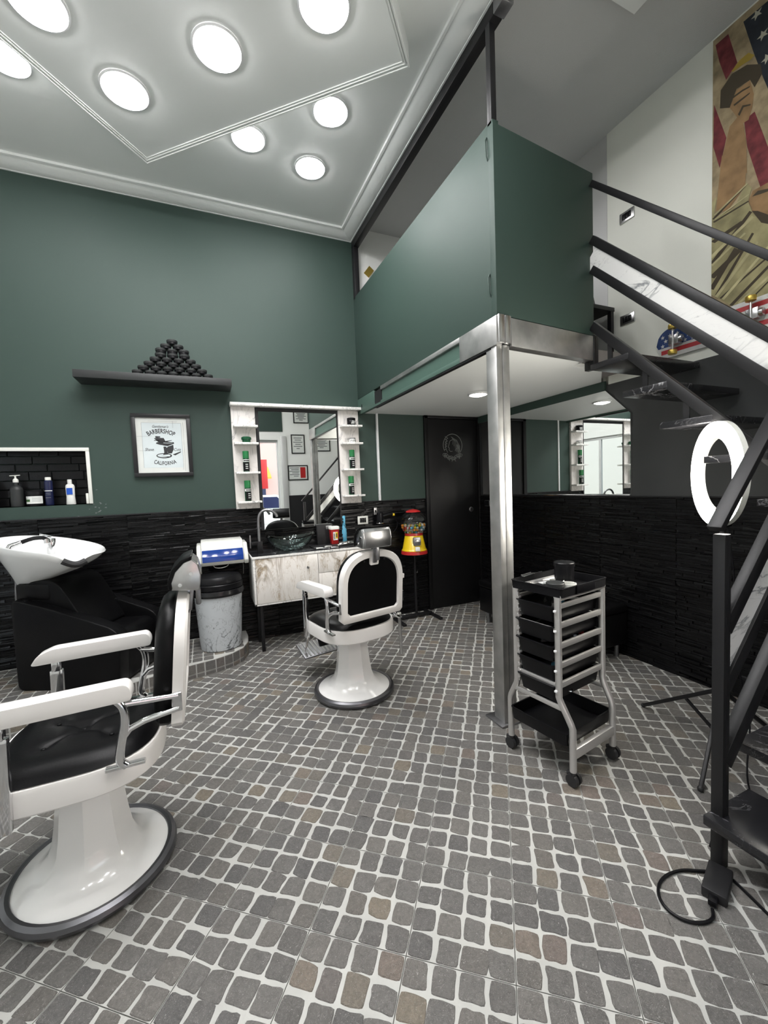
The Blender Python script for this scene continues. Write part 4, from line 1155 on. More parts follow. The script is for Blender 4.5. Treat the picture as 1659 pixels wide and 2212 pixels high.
# glass basin
bc = Vector((.705, 3.79)); 
gb = thing('glass_basin', 'greenish glass vessel basin on the vanity', 'basin', (bc.x, bc.y, CT))
def bowl_ring(r, z, inset): 
    out = []
    for k in range(40):
        t = 2 * math.pi * k / 40
        e = 1 + .06 * math.cos(2 * t)
        out.append(((r - inset) * 1.12 * math.cos(t) * e, (r - inset) * .80 * math.sin(t), z + .018 * (r / .2) ** 3 * math.cos(2 * t)))
    return out
op = [(.055, .002), (.09, .012), (.135, .045), (.170, .090), (.190, .130)]
rings = [bowl_ring(r, z, 0) for r, z in op] + [bowl_ring(.190, .134, .004)] + [bowl_ring(r, z + .009, .010) for r, z in reversed(op)]
MB().loft(rings).build('bowl', M['bowl_glass'], gb, local=True, angle=60)
lathe_part(gb, 'drain', [(.026, .012), (.026, .016), (.020, .018), (.001, .018)], 'chrome', 20)
# basin tap
tp = Vector((.432, 3.80))
tf = thing('basin_tap', 'square black tap with a tall curved chrome spout beside the glass basin', 'tap', (tp.x, tp.y, CT))
MB().box(-.022, .022, -.022, .022, 0, .105).build('body', M['black_metal'], tf, bevel=.003, local=True)
MB().box(-.075, -.020, -.018, .018, .075, .105).build('arm', M['black_metal'], tf, bevel=.003, local=True)
MB().box(-.085, -.075, -.012, .012, .05, .165).build('lever', M['dull_metal'], tf, bevel=.002, local=True)
MB().tube([(0, .01, .10), (-.002, .01, .30), (.015, .005, .355), (.06, 0, .385), (.12, -.01, .375), (.155, -.015, .335), (.160, -.016, .315)], .013, 12, smooth=2).build('spout', M['dull_metal'], tf, local=True)
# things on the counter
def cpos(px, py): return at_z(px, py, CT)
p = cpos(724, 1176)
t = thing('sharps_jar', 'red plastic tub with a yellow warning label on the vanity', 'tub', (p.x, p.y + .02, CT))
MB().loft([[(a * s, b * s, z) for a, b in rounded([(-.034, -.034), (.034, -.034), (.034, .034), (-.034, .034)], .012)] for s, z in ((.92, 0), (1.0, .004), (1.28, .150))]).build('tub', M['red'], t, local=True)
MB().loft([[(a * s, b * s, z) for a, b in rounded([(-.034, -.034), (.034, -.034), (.034, .034), (-.034, .034)], .012)] for s, z in ((1.36, .150), (1.36, .172), (1.25, .178))]).build('lid', M['white_plastic'], t, local=True)
MB().box(-.022, .024, -.0425, -.0405, .045, .125).build('label', M['label_white'], t, local=True)
MB().box(.002, .024, -.0432, -.0424, .060, .122).build('warning', M['yellow'], t, local=True)
for k in range(4): MB().box(-.018, -.002, -.0432, -.0424, .055 + .015 * k, .063 + .015 * k).build('label_line', M['ink'], t, local=True)
MB().box(.008, .018, -.0438, -.0431, .072, .110).build('warning_mark', M['ink'], t, local=True)
p = cpos(744, 1170)
t = thing('spray_bottle', 'light blue mist spray bottle on the vanity', 'bottle', (p.x, p.y, CT))
lathe_part(t, 'body', [(.026, 0), (.030, .006), (.030, .11), (.022, .16), (.017, .185), (.020, .215)], 'sky_blue', 24)
lathe_part(t, 'head', [(.021, .2155), (.021, .262), (.018, .268), (.001, .268)], 'sky_blue', 24)
MB().box(-.008, .008, -.034, -.018, .17, .245).build('trigger', M['sky_blue'], t, bevel=.004, local=True)
t = thing('black_box', 'black card box leaning against the cladding on the vanity', 'box', (1.09, 3.97, CT)); MB().box(1.00, 1.16, 3.972, 4.008, CT, CT + .20).build('carton', M['black_matte'], t, bevel=.002)
MB().box(1.09, 1.15, 3.970, 3.973, CT + .15, CT + .185).build('panel', M['dull_metal'], t)
t = thing('tool_tray', 'black mat with small tools lying on the vanity', 'mat', (1.05, 3.76, CT)); MB().box(.905, 1.36, 3.66, 3.94, CT, CT + .006).build('mat', M['black_matte'], t, bevel=.002)
for k, (px, py, l, a, m, nm, lb) in enumerate(((692, 1186, .07, -20, 'label_white', 'razor', 'white razor handle lying left on the black mat'), (708, 1182, .06, 10, 'label_white', 'razor', 'short white razor in the middle of the black mat'), (722, 1184, .055, -15, 'satin_metal', 'tweezers', 'small steel tweezers on the right of the black mat'), (704, 1186, .05, -10, 'dull_metal', 'comb_clip', 'grey clip lying at the front of the black mat'))):
    p = at_z(px, py, CT + .006)
    t = thing(nm, lb, 'tool', (p.x, p.y, CT + .006), R(a))
    MB().tube([(-l / 2, 0, .006), (0, .002, .009), (l / 2, 0, .006)], [.008, .004], 8, smooth=1).build('handle', M[m], t, local=True)
    MB().box(l / 2 - .004, l / 2 + .012, -.012, .012, .002, .010).build('tip', M['satin_metal'], t, bevel=.002, local=True)
p = at_z(748, 1178, CT + .006)
t = thing('hair_clipper', 'shiny chrome hair clipper lying on the black mat beside the headrest', 'clipper', (p.x, p.y, CT + .006), R(8))
MB().loft([[(x, r * 1.1 * math.cos(2 * math.pi * k / 14), r + r * math.sin(2 * math.pi * k / 14)) for k in range(14)] for x, r in ((-.075, .012), (-.05, .018), (0, .021), (.06, .020), (.085, .014))]).build('body', M['chrome'], t, local=True)
MB().box(-.095, -.070, -.018, .018, .006, .018).build('blade', M['satin_metal'], t, bevel=.002, local=True)
MB().tube([(.08, 0, .014), (.12, .02, .01), (.16, .0, .006)], .004).build('cord', M['black_plastic'], t, local=True)
# socket plate, dryer holder and dryer
switch_plate('wall_socket', 'white framed socket on the black cladding right of the vanity', (1.50, YB - .020, 1.068), 'y', .115, .085)
t = thing('small_socket', 'small grey socket plate beside the hair dryer', 'socket', (1.648, YB - .02, 1.155)); MB().box(1.628, 1.662, YB - .030, YB - .018, 1.115, 1.19).build('plate', M['silver_paint'], t, bevel=.003)
MB().box(1.636, 1.654, YB - .033, YB - .029, 1.14, 1.165).build('insert', M['black_plastic'], t)
t = thing('dryer_holder', 'black wire ring holder on the cladding', 'holder', (1.665, YB - .02, 1.02))
MB().torus((1.668, YB - .085, 1.03), .042, .004, 28, 8).build('ring', M['chrome'], t); MB().beam((1.668, YB - .045, 1.03), (1.668, YB - .012, 1.03), .02, .02).build('arm', M['black_metal'], t)
MB().torus((1.668, YB - .085, .985), .036, .004, 28, 8).build('ring', M['chrome'], t)
t = thing('hair_dryer', 'black hair dryer hanging nozzle down in the wire holder', 'hair dryer', (1.668, YB - .085, .90))
MB().lathe([(.016, 0), (.020, .01), (.026, .06), (.034, .11), (.036, .20), (.032, .235), (.012, .25)], 20).build('barrel', M['black_plastic'], t, local=True)
MB().tube([(0, 0, .19), (.05, -.01, .205), (.11, -.01, .215), (.14, -.01, .21)], [.016, .013], 12, smooth=1).build('handle', M['black_plastic'], t, local=True)
MB().box(.140, .165, -.018, -.002, .196, .222).build('cable_tag', M['yellow'], t, bevel=.004, local=True)
MB().tube([(.14, -.01, .20), (.19, -.01, .16), (.20, -.005, .08), (.15, 0, .02), (.10, .03, -.05)], .004, 6, smooth=2).build('cable', M['black_plastic'], t, local=True)
# frames seen in the mirror on the front wall
def certificate(x, z, w, h, label, red=False):
    t = thing('certificate', label, 'picture', (x, YF, z - h / 2))
    y = YF + .02
    for a, b, c, d in ((-w / 2, w / 2, h / 2 - .02, h / 2), (-w / 2, w / 2, -h / 2, -h / 2 + .02), (-w / 2, -w / 2 + .02, -h / 2 + .02, h / 2 - .02), (w / 2 - .02, w / 2, -h / 2 + .02, h / 2 - .02)):
        MB().box(x + a, x + b, YF + .001, y, z + c, z + d).build('frame_bar', M['frame_black'], t)
    MB().box(x - w / 2 + .02, x + w / 2 - .02, YF + .001, YF + .010, z - h / 2 + .02, z + h / 2 - .02).build('sheet', M['paper'], t)
    for k in range(6):
        zz_ = z + h * (.32 - .11 * k); ww = w * (.30, .24, .34, .20, .32, .12)[k]
        MB().box(x - ww - (w * .1 if red else 0), x + ww * (.2 if red else 1), YF + .010, YF + .0115, zz_ - .008, zz_ + .008).build('text_line', M['ink_mid'], t)
    if red: MB().box(x + w * .12, x + w * .38, YF + .010, YF + .012, z - h * .36, z + h * .36).build('picture_block', M['red'], t)
certificate(1.985, 2.43, .30, .42, 'portrait black framed certificate seen in the vanity mirror')
certificate(1.955, 1.80, .44, .33, 'landscape framed certificate with a red picture seen in the mirror', True)
certificate(2.52, 2.42, .40, .30, 'landscape certificate behind the column seen in the vanity mirror')
certificate(2.08, 3.02, .34, .26, 'certificate high on the front wall at the top of the mirror view')
# ------------------------------------------------------------------ barber chairs
def superell(a, b, n, k, m=48, front=1.0):
    t = 2 * math.pi * k / m; c, s = math.cos(t), math.sin(t)
    return (a * math.copysign(abs(c) ** (2 / n), c), b * math.copysign(abs(s) ** (2 / n), s))
def barber_chair(loc, rot, label, by=-.280):
    t = thing('barber_chair', label, 'chair', loc, rot, 'vintage white barber chairs')
    L = dict(local=True)
    # base
    MB().lathe([(.205, .002), (.258, .002), (.271, .010), (.276, .024), (.271, .038), (.258, .046), (.246, .044), (.242, .036), (.205, .028)], 56).build('base_rim', M['rim_metal'], t, **L)
    NF = 8; prof = [(.245, .038), (.228, .047), (.195, .060), (.165, .079), (.140, .108), (.124, .148), (.114, .205), (.106, .280), (.100, .340), (.096, .400)]
    rings = []
    for r, z in prof:
        q = max(0, min(1, (z - .05) / .12)); ring = []
        for k in range(48):
            a = 2 * math.pi * k / 48 + R(22.5)
            sect = math.pi * 2 / NF; b = (a % sect) - sect / 2
            rf = r * math.cos(sect / 2) / math.cos(b) * 1.04
            rr = r * (1 - q) + rf * q
            ring.append((rr * math.cos(a), rr * math.sin(a), z))
        rings.append(ring)
    MB().loft(rings).build('pedestal', M['enamel'], t, angle=24, **L)
    MB().cyl((0, 0, .39), (0, 0, .45), .070, n=24).build('swivel', M['black_metal'], t, **L)
    # seat ring: flat-sided hoop, rounded at the back
    def outline(a, b, z, yo=0.0): 
        out = []
        for k in range(64):
            x, y = superell(a, b, 2.7, k, 64)
            if y > 0: x2, y2 = superell(a, b, 4.5, k, 64); x, y = x2, y2
            out.append((x, y + yo, z))
        return out
    A, B = .262, .262
    MB().loft([outline(A - .035, B - .035, .425), outline(A - .006, B - .006, .425), outline(A, B, .432), outline(A + .002, B + .002, .500), outline(A - .004, B - .004, .512), outline(A - .035, B - .035, .512)]).build('seat_ring', M['enamel_old'], t, **L)
    # tufted cushion
    tufts = [(-.085, .10), (.085, .10), (0, 0.0), (-.085, -.10), (.085, -.10)]
    rr_ = []; NR = 12
    rr_.append([(x * .93, y * .93, .508) for x, y, z in outline(A - .012, B - .012, 0)])
    for j in range(NR):
        s = 1 - j / NR; s = max(s, .02); ring = []
        for x, y, z in outline(A - .012, B - .012, 0):
            px, py = x * s, y * s
            hgt = .556 - .040 * s ** 7
            for tx, ty in tufts:
                d2 = (px - tx) ** 2 + (py - ty) ** 2; hgt -= .011 * math.exp(-d2 / .0009) + .002 * math.exp(-d2 / .005)
            for (ax, ay), (bx, bz) in ((tufts[0], tufts[2]), (tufts[2], tufts[4]), (tufts[1], tufts[2]), (tufts[2], tufts[3])):
                dx, dy = bx - ax, bz - ay; q = max(0, min(1, ((px - ax) * dx + (py - ay) * dy) / (dx * dx + dy * dy)))
                d2 = (px - ax - q * dx) ** 2 + (py - ay - q * dy) ** 2; hgt -= .006 * math.exp(-d2 / .00012)
            ring.append((px, py, hgt))
        rr_.append(ring)
    cu = MB().loft(rr_).build('seat_cushion', M['leather'], t, angle=80, **L)
    for tx, ty in tufts: MB().ball((tx, ty, .543), .008, 10, 6, (1, 1, .5)).build('button', M['leather'], cu, **L)
    # backrest: arched white frame, pad in front, black panel behind
    lean = R(5)
    MT = Matrix.Translation((0, by, .578)) @ Matrix.Rotation(lean, 4, 'X')
    def arch(w, h, ins, lo=0.0, n=22):
        pts = [(w - ins, .03 + lo * .0 + ins), (w - ins, h * .52)]
        aw, ah = w - ins, h - ins - h * .52
        pts = [(w - ins - .02, ins), (w - ins, ins + .02), (w - ins, h * .52)]
        for k in range(1, n):
            a = math.pi * k / n
            pts.append((aw * math.copysign(abs(math.cos(a)) ** .75, math.cos(a)), h * .52 + ah * abs(math.sin(a)) ** .85))
        pts += [(-(w - ins), h * .52), (-(w - ins), ins + .02), (-(w - ins) + .02, ins)]
        return pts
    W_, H_ = .232, .435
    def ring3(ins, y): return [(x, y, z) for x, z in arch(W_, H_, ins)]
    fb = MB(MT); fb.loft([ring3(.046, -.006), ring3(.040, -.016), ring3(.008, -.016), ring3(0, -.008), ring3(0, .026), ring3(.046, .026), ring3(.046, -.006)], cap=False)
    fb.prism(rounded([(-.032, .345), (.032, .345), (.032, .415), (-.032, .415)], .010), -.0155, .010, 'xz')
    fb.build('back_frame', M['enamel_old'], t, angle=40, **L)
    MB(MT).prism(arch(W_, H_, .044), -.004, .010, 'xz').build('back_panel', M['leather'], t, **L)
    pd = MB(MT); pd.loft([ring3(.012, .024), ring3(.006, .034), ring3(.006, .062), ring3(.022, .080), ring3(.06, .090), ring3(.12, .093)])
    pd.build('back_pad', M['leather'], t, angle=70, **L)
    for x in (-.075, .075): MB(MT).cyl((x, -.0185, .375), (x, -.014, .375), .006, n=10).build('screw', M['black_metal'], t, **L)
    MB(MT).box(W_ - .002, W_ + .012, -.010, .004, .22, .25).build('hook', M['enamel_old'], t, bevel=.003, **L)
    # headrest
    MB(MT).beam((0, -.018, .36), (0, -.026, .47), .028, .016, (0, 1, 0)).build('stem', M['dull_metal'], t, bevel=.004, **L)
    prof = [(.045, .462), (.048, .490), (.036, .530), (.008, .566), (-.020, .578), (-.042, .560), (-.054, .520), (-.052, .462)]
    for sx in (-1, 1):
        hs_ = MB(MT).prism(prof, min(sx * .094, sx * .103), max(sx * .094, sx * .103), 'yz').build('headrest_plate', M['satin_metal'], t, bevel=.003, **L)
        for yy, zz_ in ((.016, .482), (-.020, .525)):
            MB(MT).cyl((sx * .103, yy, zz_), (sx * .108, yy, zz_), .007, n=12).build('bolt', M['chrome'], hs_, **L)
    sp = [(-.020, .580), (-.042, .562), (-.055, .522), (-.053, .462), (-.044, .458), (.040, .460), (.040, .470), (-.040, .470), (-.044, .522), (-.034, .552), (-.016, .568)]
    MB(MT).prism(sp, -.094, .094, 'yz').build('headrest_shell', M['satin_metal'], t, bevel=.003, **L)
    pp_ = [(.041, .463), (.055, .466), (.060, .496), (.048, .538), (.016, .578), (-.020, .594), (-.020, .579), (.006, .566), (.034, .530), (.045, .490)]
    MB(MT).prism(pp_, -.110, .110, 'yz').build('headrest_pad', M['leather'], t, bevel=.006, **L)
    MB(MT).prism([(-.050, .470), (-.055, .440), (-.060, .385), (-.050, .380), (-.040, .385), (-.036, .440), (-.020, .462)], -.012, .012, 'yz').build('headrest_tail', M['dull_metal'], t, bevel=.004, **L)
    # arms
    for sx in (-1, 1):
        ax = sx * .268
        ap = rounded([(-.205, .742), (-.205, .775), (-.190, .798), (.150, .790), (.200, .770), (.222, .735), (.205, .732)], .014, 4)
        MB().prism(ap, ax - .030, ax + .030, 'yz').build('armrest', M['enamel_old'], t, bevel=.008, seg=3, **L)
        # front post with a hinge block, carried on down to the footrest
        MB().box(ax - .014, ax + .014, .130, .160, .690, .738).build('hinge', M['chrome'], t, bevel=.004, **L)
        MB().loft([[(ax + u, .145 + v + o, z) for u, v in ((-.012, -.022), (.012, -.022), (.012, .022), (-.012, .022))] for z, o in ((.695, 0), (.675, 0), (.52, .004), (.40, .010))]).build('front_post', M['chrome'], t, bevel=.003, **L)
        # rear casting: from the arm end down to the ring, a branch to the back frame
        ar = MB()
        ar.tube([(ax, -.150, .745), (ax, -.175, .715), (ax, -.178, .660), (ax * .99, -.160, .590), (ax * .97, -.150, .530), (ax * .96, -.170, .508)], .014, 10, smooth=2)
        ar.tube([(ax * .99, -.160, .722), (ax * .96, -.205, .716), (ax * .88, by - .005, .700)], .011, 10, smooth=1)
        ar.tube([(ax * .98, -.160, .600), (ax * .95, -.195, .640), (ax * .88, by - .005, .655)], .011, 10, smooth=1)
        ar.box(ax * .96 - .012, ax * .96 + .012, -.225, -.110, .505, .516)
        ar.beam((ax * .88, by, .645), (ax * .88, by, .712), .016, .030, (0, 1, 0))
        ar.build('arm_bracket', M['chrome'], t, bevel=.002, seg=1, **L)
    # footrest
    for sx in (-1, 1):
        MB().tube([(sx * .19, .235, .430), (sx * .19, .30, .34), (sx * .175, .40, .185)], .010, 8, smooth=1).build('footrest_arm', M['chrome'], t, **L)
    fp = MB(Matrix.Translation((0, .42, .185)) @ Matrix.Rotation(R(18), 4, 'X')).box(-.20, .20, -.075, .105, -.008, .006).build('foot_plate', M['dull_metal'], t, bevel=.003, **L)
    for k in range(13): MB(Matrix.Translation((0, .42, .185)) @ Matrix.Rotation(R(18), 4, 'X')).box(-.186 + k * .030, -.174 + k * .030, -.065, .095, .006, .010).build('rib', M['satin_metal'], fp, **L)
    MB(Matrix.Translation((0, .285, .33)) @ Matrix.Rotation(R(-30), 4, 'X')).box(-.13, .13, -.02, .012, -.075, .075).build('calf_pad', M['leather'], t, bevel=.010, **L)
    # lever
    MB().tube([(.20, -.05, .43), (.30, -.05, .470), (.370, -.05, .470), (.378, -.05, .42), (.385, -.05, .17)], .012, 10).build('lever', M['satin_metal'], t, **L)
    MB().cyl((.28, -.05, .470), (.385, -.05, .470), .015, n=12).build('lever_sleeve', M['satin_metal'], t, **L)
    return t
barber_chair((.880, 2.665, .0022), R(12), 'white barber chair with its back to us in front of the vanity', -.268)
barber_chair((-.458, 1.825, .0022), R(90), 'white barber chair seen from the side, cut by the left edge', -.330)

# ------------------------------------------------------------------ tool trolley
tr = thing('tool_trolley', 'silver salon trolley with black drawers beside the steel column', 'trolley', (1.60, 1.53, .0022), R(9))
L = dict(local=True)
UW, LW, ZB, ZT = .178, .164, .405, .868        # half width of posts above and below, bend, top
yu, yl = .118, .176                            # frame distance from the middle above and below
for s in (-1, 1):
    def pt(x, z):
        if z >= .385: return (x, s * yu, z)
        return (x, s * (yu + (yl - yu) * min(1, (.385 - z) / .085)), z)
    for sx in (-1, 1):
        m = MB().tube([(sx * UW, s * yu, ZT), (sx * UW, s * yu, .40), (sx * (UW - .004), s * (yu + .008), .375), (sx * (LW + .004), s * (yl - .008), .295), (sx * LW, s * yl, .270), (sx * LW, s * yl, .072)], .0155, 12)
        m.build('post', M['silver_paint'], tr, **L)
    MB().tube([(-UW - .004, s * yu, ZT), (UW + .004, s * yu, ZT)], .019, 12).build('top_rail', M['silver_paint'], tr, **L)
    MB().box(-UW, UW, s * yu - .006, s * yu + .006, .812, .836).build('rung', M['silver_paint'], tr, bevel=.003, **L)
    for z in (.735, .640, .548, .455):
        MB().box(-UW + .005, UW - .005, s * yu - .008, s * yu + .008, z - .014, z + .014).build('rung', M['silver_paint'], tr, bevel=.005, **L)
    MB().box(-LW, LW, s * yl - .012, s * yl + .012, .130, .178).build('foot_rail', M['silver_paint'], tr, bevel=.006, **L)
# drawer runners on the posts and cross bars on both long sides
for sx in (-1, 1):
    for z, y_ in ((.712, yu), (.452, yu), (.352, yu + .02)):
        MB().beam((sx * (UW + .0), -y_, z), (sx * (UW + .0), y_, z), .012, .022).build('cross_bar', M['silver_paint'], tr, bevel=.003, **L)
for z in (.805, .712, .620, .526, .432):
    MB().box(-UW - .022, -UW - .008, -yu - .004, -yu + .010, z - .005, z + .005).build('tab', M['fitting'], tr, bevel=.002, **L)
for s in (1,):
    for sx in (-1, 1):
        rk = MB(); x_ = sx * UW; ya, yb_ = s * (yu - .008), s * (yu - .020)
        rk.box(x_ - .006, x_ + .006, min(ya, yb_), max(ya, yb_), .40, .85)
        for k in range(14):
            z = .412 + k * .031
            rk.prism([(s * (yu - .010), z), (s * (yu - .026), z + .008), (s * (yu - .026), z + .014), (s * (yu - .010), z + .024)], x_ - .009, x_ + .009, 'yz')
        rk.build('runner_rack', M['silver_paint'], tr, smooth=False, **L)
def tray(name, hx, hy, z, h, taper=.9, th=.004, lip=.008, m='black_plastic'):
    """open box, narrower at the foot"""
    def rc(ax, ay, zz_): return [(a, b, zz_) for a, b in rounded([(-ax, -ay), (ax, -ay), (ax, ay), (-ax, ay)], .018, 3)]
    return MB().loft([rc(hx * taper, hy * taper, z), rc(hx, hy, z + h - .006), rc(hx + lip, hy + lip, z + h - .004), rc(hx + lip, hy + lip, z + h), rc(hx - th, hy - th, z + h), rc(hx * taper - th, hy * taper - th, z + th)]).build(name, M[m], tr, angle=30, **L)
for k, z in enumerate((.745, .652, .560, .466, .372)):
    d = tray('drawer', .190 + (.008 if k in (1, 2) else 0), .100, z, .076, .93)
    MB().box(-.055, .055, -.092, -.086, z + .02, z + .05).build('grip', M['black_plastic'], d, bevel=.003, **L)
tray('lower_tray', .186, .158, .182, .062, .97, lip=.003)
# top tray with raised straps
tray('top_tray', .186, .142, .868, .042, .99, lip=.002, m='tray_black')
MB().box(-.07, .07, -.149, -.143, .872, .912).build('strap', M['black_plastic'], tr, bevel=.002, **L)
MB().box(-.07, .07, .143, .149, .872, .914).build('strap', M['black_plastic'], tr, bevel=.002, **L)
for sx in (-1, 1):
    for s in (-1, 1):
        c = MB(); x, y = sx * LW, s * yl
        c.cyl((x, y, .058), (x, y, .078), .012, n=12)
        for q in (-1, 1): c.cyl((x + q * .006 + .010, y + .004, .030), (x + q * .022 + .010, y + .004, .030), .030, .028, n=24)
        c.tube([(x, y, .062), (x + .010, y + .012, .058), (x + .010, y + .030, .045)], .014, 8)
        c.build('castor', M['rubber'], tr, angle=40, **L)
FT = FRAME[tr.name]
def on_trolley(name, label, cat, x, y, z, rz=0): 
    p = FT @ Vector((x, y, z)); return thing(name, label, cat, tuple(p), R(9) + rz)
t = on_trolley('powder_pot', 'tall black lidded pot on the trolley top', 'pot', .075, .018, .8725)
lathe_part(t, 'body', [(.042, 0), (.046, .003), (.048, .070), (.048, .086)], 'black_plastic', 28); lathe_part(t, 'lid', [(.051, .0865), (.051, .104), (.048, .108), (.001, .109)], 'black_plastic', 28)
t = on_trolley('wax_tin', 'low round black tin on the trolley top', 'tin', -.075, -.035, .8725)
lathe_part(t, 'body', [(.040, 0), (.042, .003), (.042, .016)], 'black_plastic', 28); lathe_part(t, 'lid', [(.0435, .0165), (.0435, .032), (.041, .035), (.001, .035)], 'dark_shelf', 28)
t = on_trolley('plastic_ring', 'white plastic double ring on the trolley top', 'ring', .0, -.055, .8725)
for a, b in ((0.0, 0.0), (.012, .074)):
    MB().lathe([(.032, 0), (.036, 0), (.037, .022), (.033, .022), (.032, 0)], 28, (a, b, 0), caps=False).build('ring', M['white_plastic'], t, local=True)
t = on_trolley('paper_card', 'small white card lying on the trolley top', 'card', .005, .075, .8725, R(-12)); MB().box(-.035, .035, -.018, .018, 0, .004).build('card', M['label_white'], t, local=True)
MB().box(-.022, .022, -.008, .0, .004, .0046).build('print', M['ink_mid'], t, local=True)
t = on_trolley('comb', 'steel tail comb sticking out over the trolley edge', 'comb', -.055, .135, .914, R(8)); MB().box(-.06, .05, -.008, .004, 0, .003).build('blade', M['satin_metal'], t, local=True)
MB().box(-.05, .04, .008, .014, .003, .006).build('spine', M['satin_metal'], t, local=True)
# contents of the drawers: each tool its own
tools = ['clip', 'comb', 'scissors', 'brush', 'cap', 'blade', 'roll']
rt = random.Random(21); nt2 = 0
cols = {'clip': 'satin_metal', 'comb': 'black_plastic', 'scissors': 'chrome', 'brush': 'dark_shelf', 'cap': 'fitting', 'blade': 'satin_metal', 'roll': 'dark_shelf'}
for k, (z, cnt) in enumerate(((.752, 4), (.660, 4), (.567, 5), (.474, 7), (.380, 6))):
    for j in range(cnt):
        kind = rt.choice(tools); x = -.13 + .26 * (j + .5) / cnt + rt.uniform(-.015, .015); y = rt.uniform(-.05, .05); a = rt.uniform(-1.2, 1.2)
        p = FT @ Vector((x, y, z + .012 + .018 * (j % 2)))
        t = thing({'clip': 'hair_clip', 'comb': 'styling_comb', 'scissors': 'hair_scissors', 'brush': 'hair_brush', 'cap': 'spray_can_top', 'blade': 'razor_blade_pack', 'roll': 'cloth_roll'}[kind], '%s lying in the %s drawer of the trolley, %s from the left' % ({'clip': 'steel hair clip', 'comb': 'black comb', 'scissors': 'chrome scissors', 'brush': 'dark hair brush', 'cap': 'pale plastic cap', 'blade': 'steel clipper blade', 'roll': 'dark rolled cloth'}[kind], ordn(k), ordn(j)), 'tool', tuple(p), a, 'tools in the trolley drawers')
        if kind == 'scissors':
            MB().beam((-.06, -.012, 0), (.06, .010, 0), .008, .004).beam((-.06, .012, .004), (.06, -.010, .004), .008, .004).torus((-.07, -.016, 0), .014, .003, 16, 6).torus((-.07, .016, .003), .014, .003, 16, 6).build('blades', M['chrome'], t, local=True)
        elif kind == 'roll': MB().tube([(-.055, 0, .01), (0, .006, .016), (.055, 0, .01)], .018, 10, smooth=1).build('cloth', M['dark_shelf'], t, local=True)
        elif kind == 'cap': MB().lathe([(.020, 0), (.017, .028), (.001, .030)], 14).build('shell', M['fitting'] if j % 2 else M['sky_blue'], t, local=True)
        elif kind == 'brush': MB().tube([(-.07, 0, .008), (.02, 0, .008)], .006).box(.02, .075, -.016, .016, .0, .020).build('body', M['dark_shelf'], t, bevel=.003, local=True)
        else: MB().beam((-.055, 0, .004), (.055, 0, .010), .016, .005).beam((-.05, .004, .012), (.05, -.006, .016), .008, .004).build('body', M[cols[kind]], t, bevel=.001, local=True)
t = thing('red_ball', 'small red knob in the third trolley drawer', 'tool', tuple(FT @ Vector((.125, -.04, .615)))); MB().ball((0, 0, 0), .014).build('ball', M['red'], t, local=True)
t = thing('foil_pack', 'crumpled shiny foil pack in the third trolley drawer', 'pack', tuple(FT @ Vector((.02, -.05, .612))), R(9))
fo = MB(); n_ = 9; rf = random.Random(4)
fo.add([(-.06 + .12 * i / n_, -.022 + .044 * j / 4, rf.uniform(0, .016)) for i in range(n_ + 1) for j in range(5)], [(i * 5 + j, (i + 1) * 5 + j, (i + 1) * 5 + j + 1, i * 5 + j + 1) for i in range(n_) for j in range(4)])
fo.build('foil', M['satin_metal'], t, smooth=False, local=True)

# ------------------------------------------------------------------ ring lamp on a tripod
RC = Vector((2.270, 1.189, 1.400)); rn = Vector((-.766, .643, 0)).normalized(); ru = Vector((0, 0, 1)); rs = rn.cross(ru)
rl = thing('ring_lamp', 'glowing white ring lamp on a black tripod under the stairs', 'lamp', (2.292, 1.172, .0022))
def annulus(mb, c, r0, r1, d0, d1, n=56):
    rings = []
    for r, d in ((r0, d0), (r1, d0), (r1, d1), (r0, d1), (r0, d0)):
        rings.append([c + rs * (r * math.cos(2 * math.pi * k / n)) + ru * (r * math.sin(2 * math.pi * k / n)) + rn * d for k in range(n)])
    return mb.loft(rings, cap=False)
annulus(MB(), RC, .174, .251, -.022, .0).build('housing', M['white_plastic'], rl)
annulus(MB(), RC, .176, .249, .0, .014).build('diffuser', M['ring_led'], rl)
pb = Vector((2.292, 1.172))
MB().cyl((pb.x, pb.y, .30), (pb.x, pb.y, 1.165), .011, n=12).build('pole', M['black_metal'], rl)
MB().cyl((pb.x, pb.y, .06), (pb.x, pb.y, .62), .015, n=12).build('lower_pole', M['black_metal'], rl)
MB().box(pb.x - .03, pb.x + .03, pb.y - .025, pb.y + .025, 1.145, 1.185).build('bracket', M['black_plastic'], rl, bevel=.004)
MB().box(pb.x - .022, pb.x + .022, pb.y - .022, pb.y + .022, .56, .62).build('clamp', M['black_plastic'], rl, bevel=.004)
MB().lathe([(.030, .0), (.034, .01), (.034, .05), (.022, .06)], 20, (pb.x, pb.y, .285)).build('hub', M['black_plastic'], rl)
for fx, fy in ((2.375, 1.625), (1.935, 1.065), (2.640, 1.045)):
    e = Vector((fx, fy, .014)); top = Vector((pb.x, pb.y, .335)); dd = (e - top)
    MB().beam(top + dd * .06, e, .016, .020).build('leg', M['black_metal'], rl, bevel=.003)
    mid = top + dd * .42
    MB().beam((pb.x, pb.y, .085), mid, .010, .014).build('brace', M['black_metal'], rl)
    MB().ball(tuple(e), .013, 12, 8).build('rubber_foot', M['rubber'], rl)
MB().tube([(pb.x, pb.y - .02, 1.15), (pb.x + .03, pb.y - .04, .9), (pb.x + .02, pb.y - .05, .5), (pb.x + .06, pb.y - .10, .2), (pb.x - .12, pb.y - .16, .05), (2.05, .93, .008), (1.95, .90, .008), (1.80, .93, .008), (1.66, .88, .008)], .004, 6, smooth=2).build('cable', M['black_plastic'], rl)

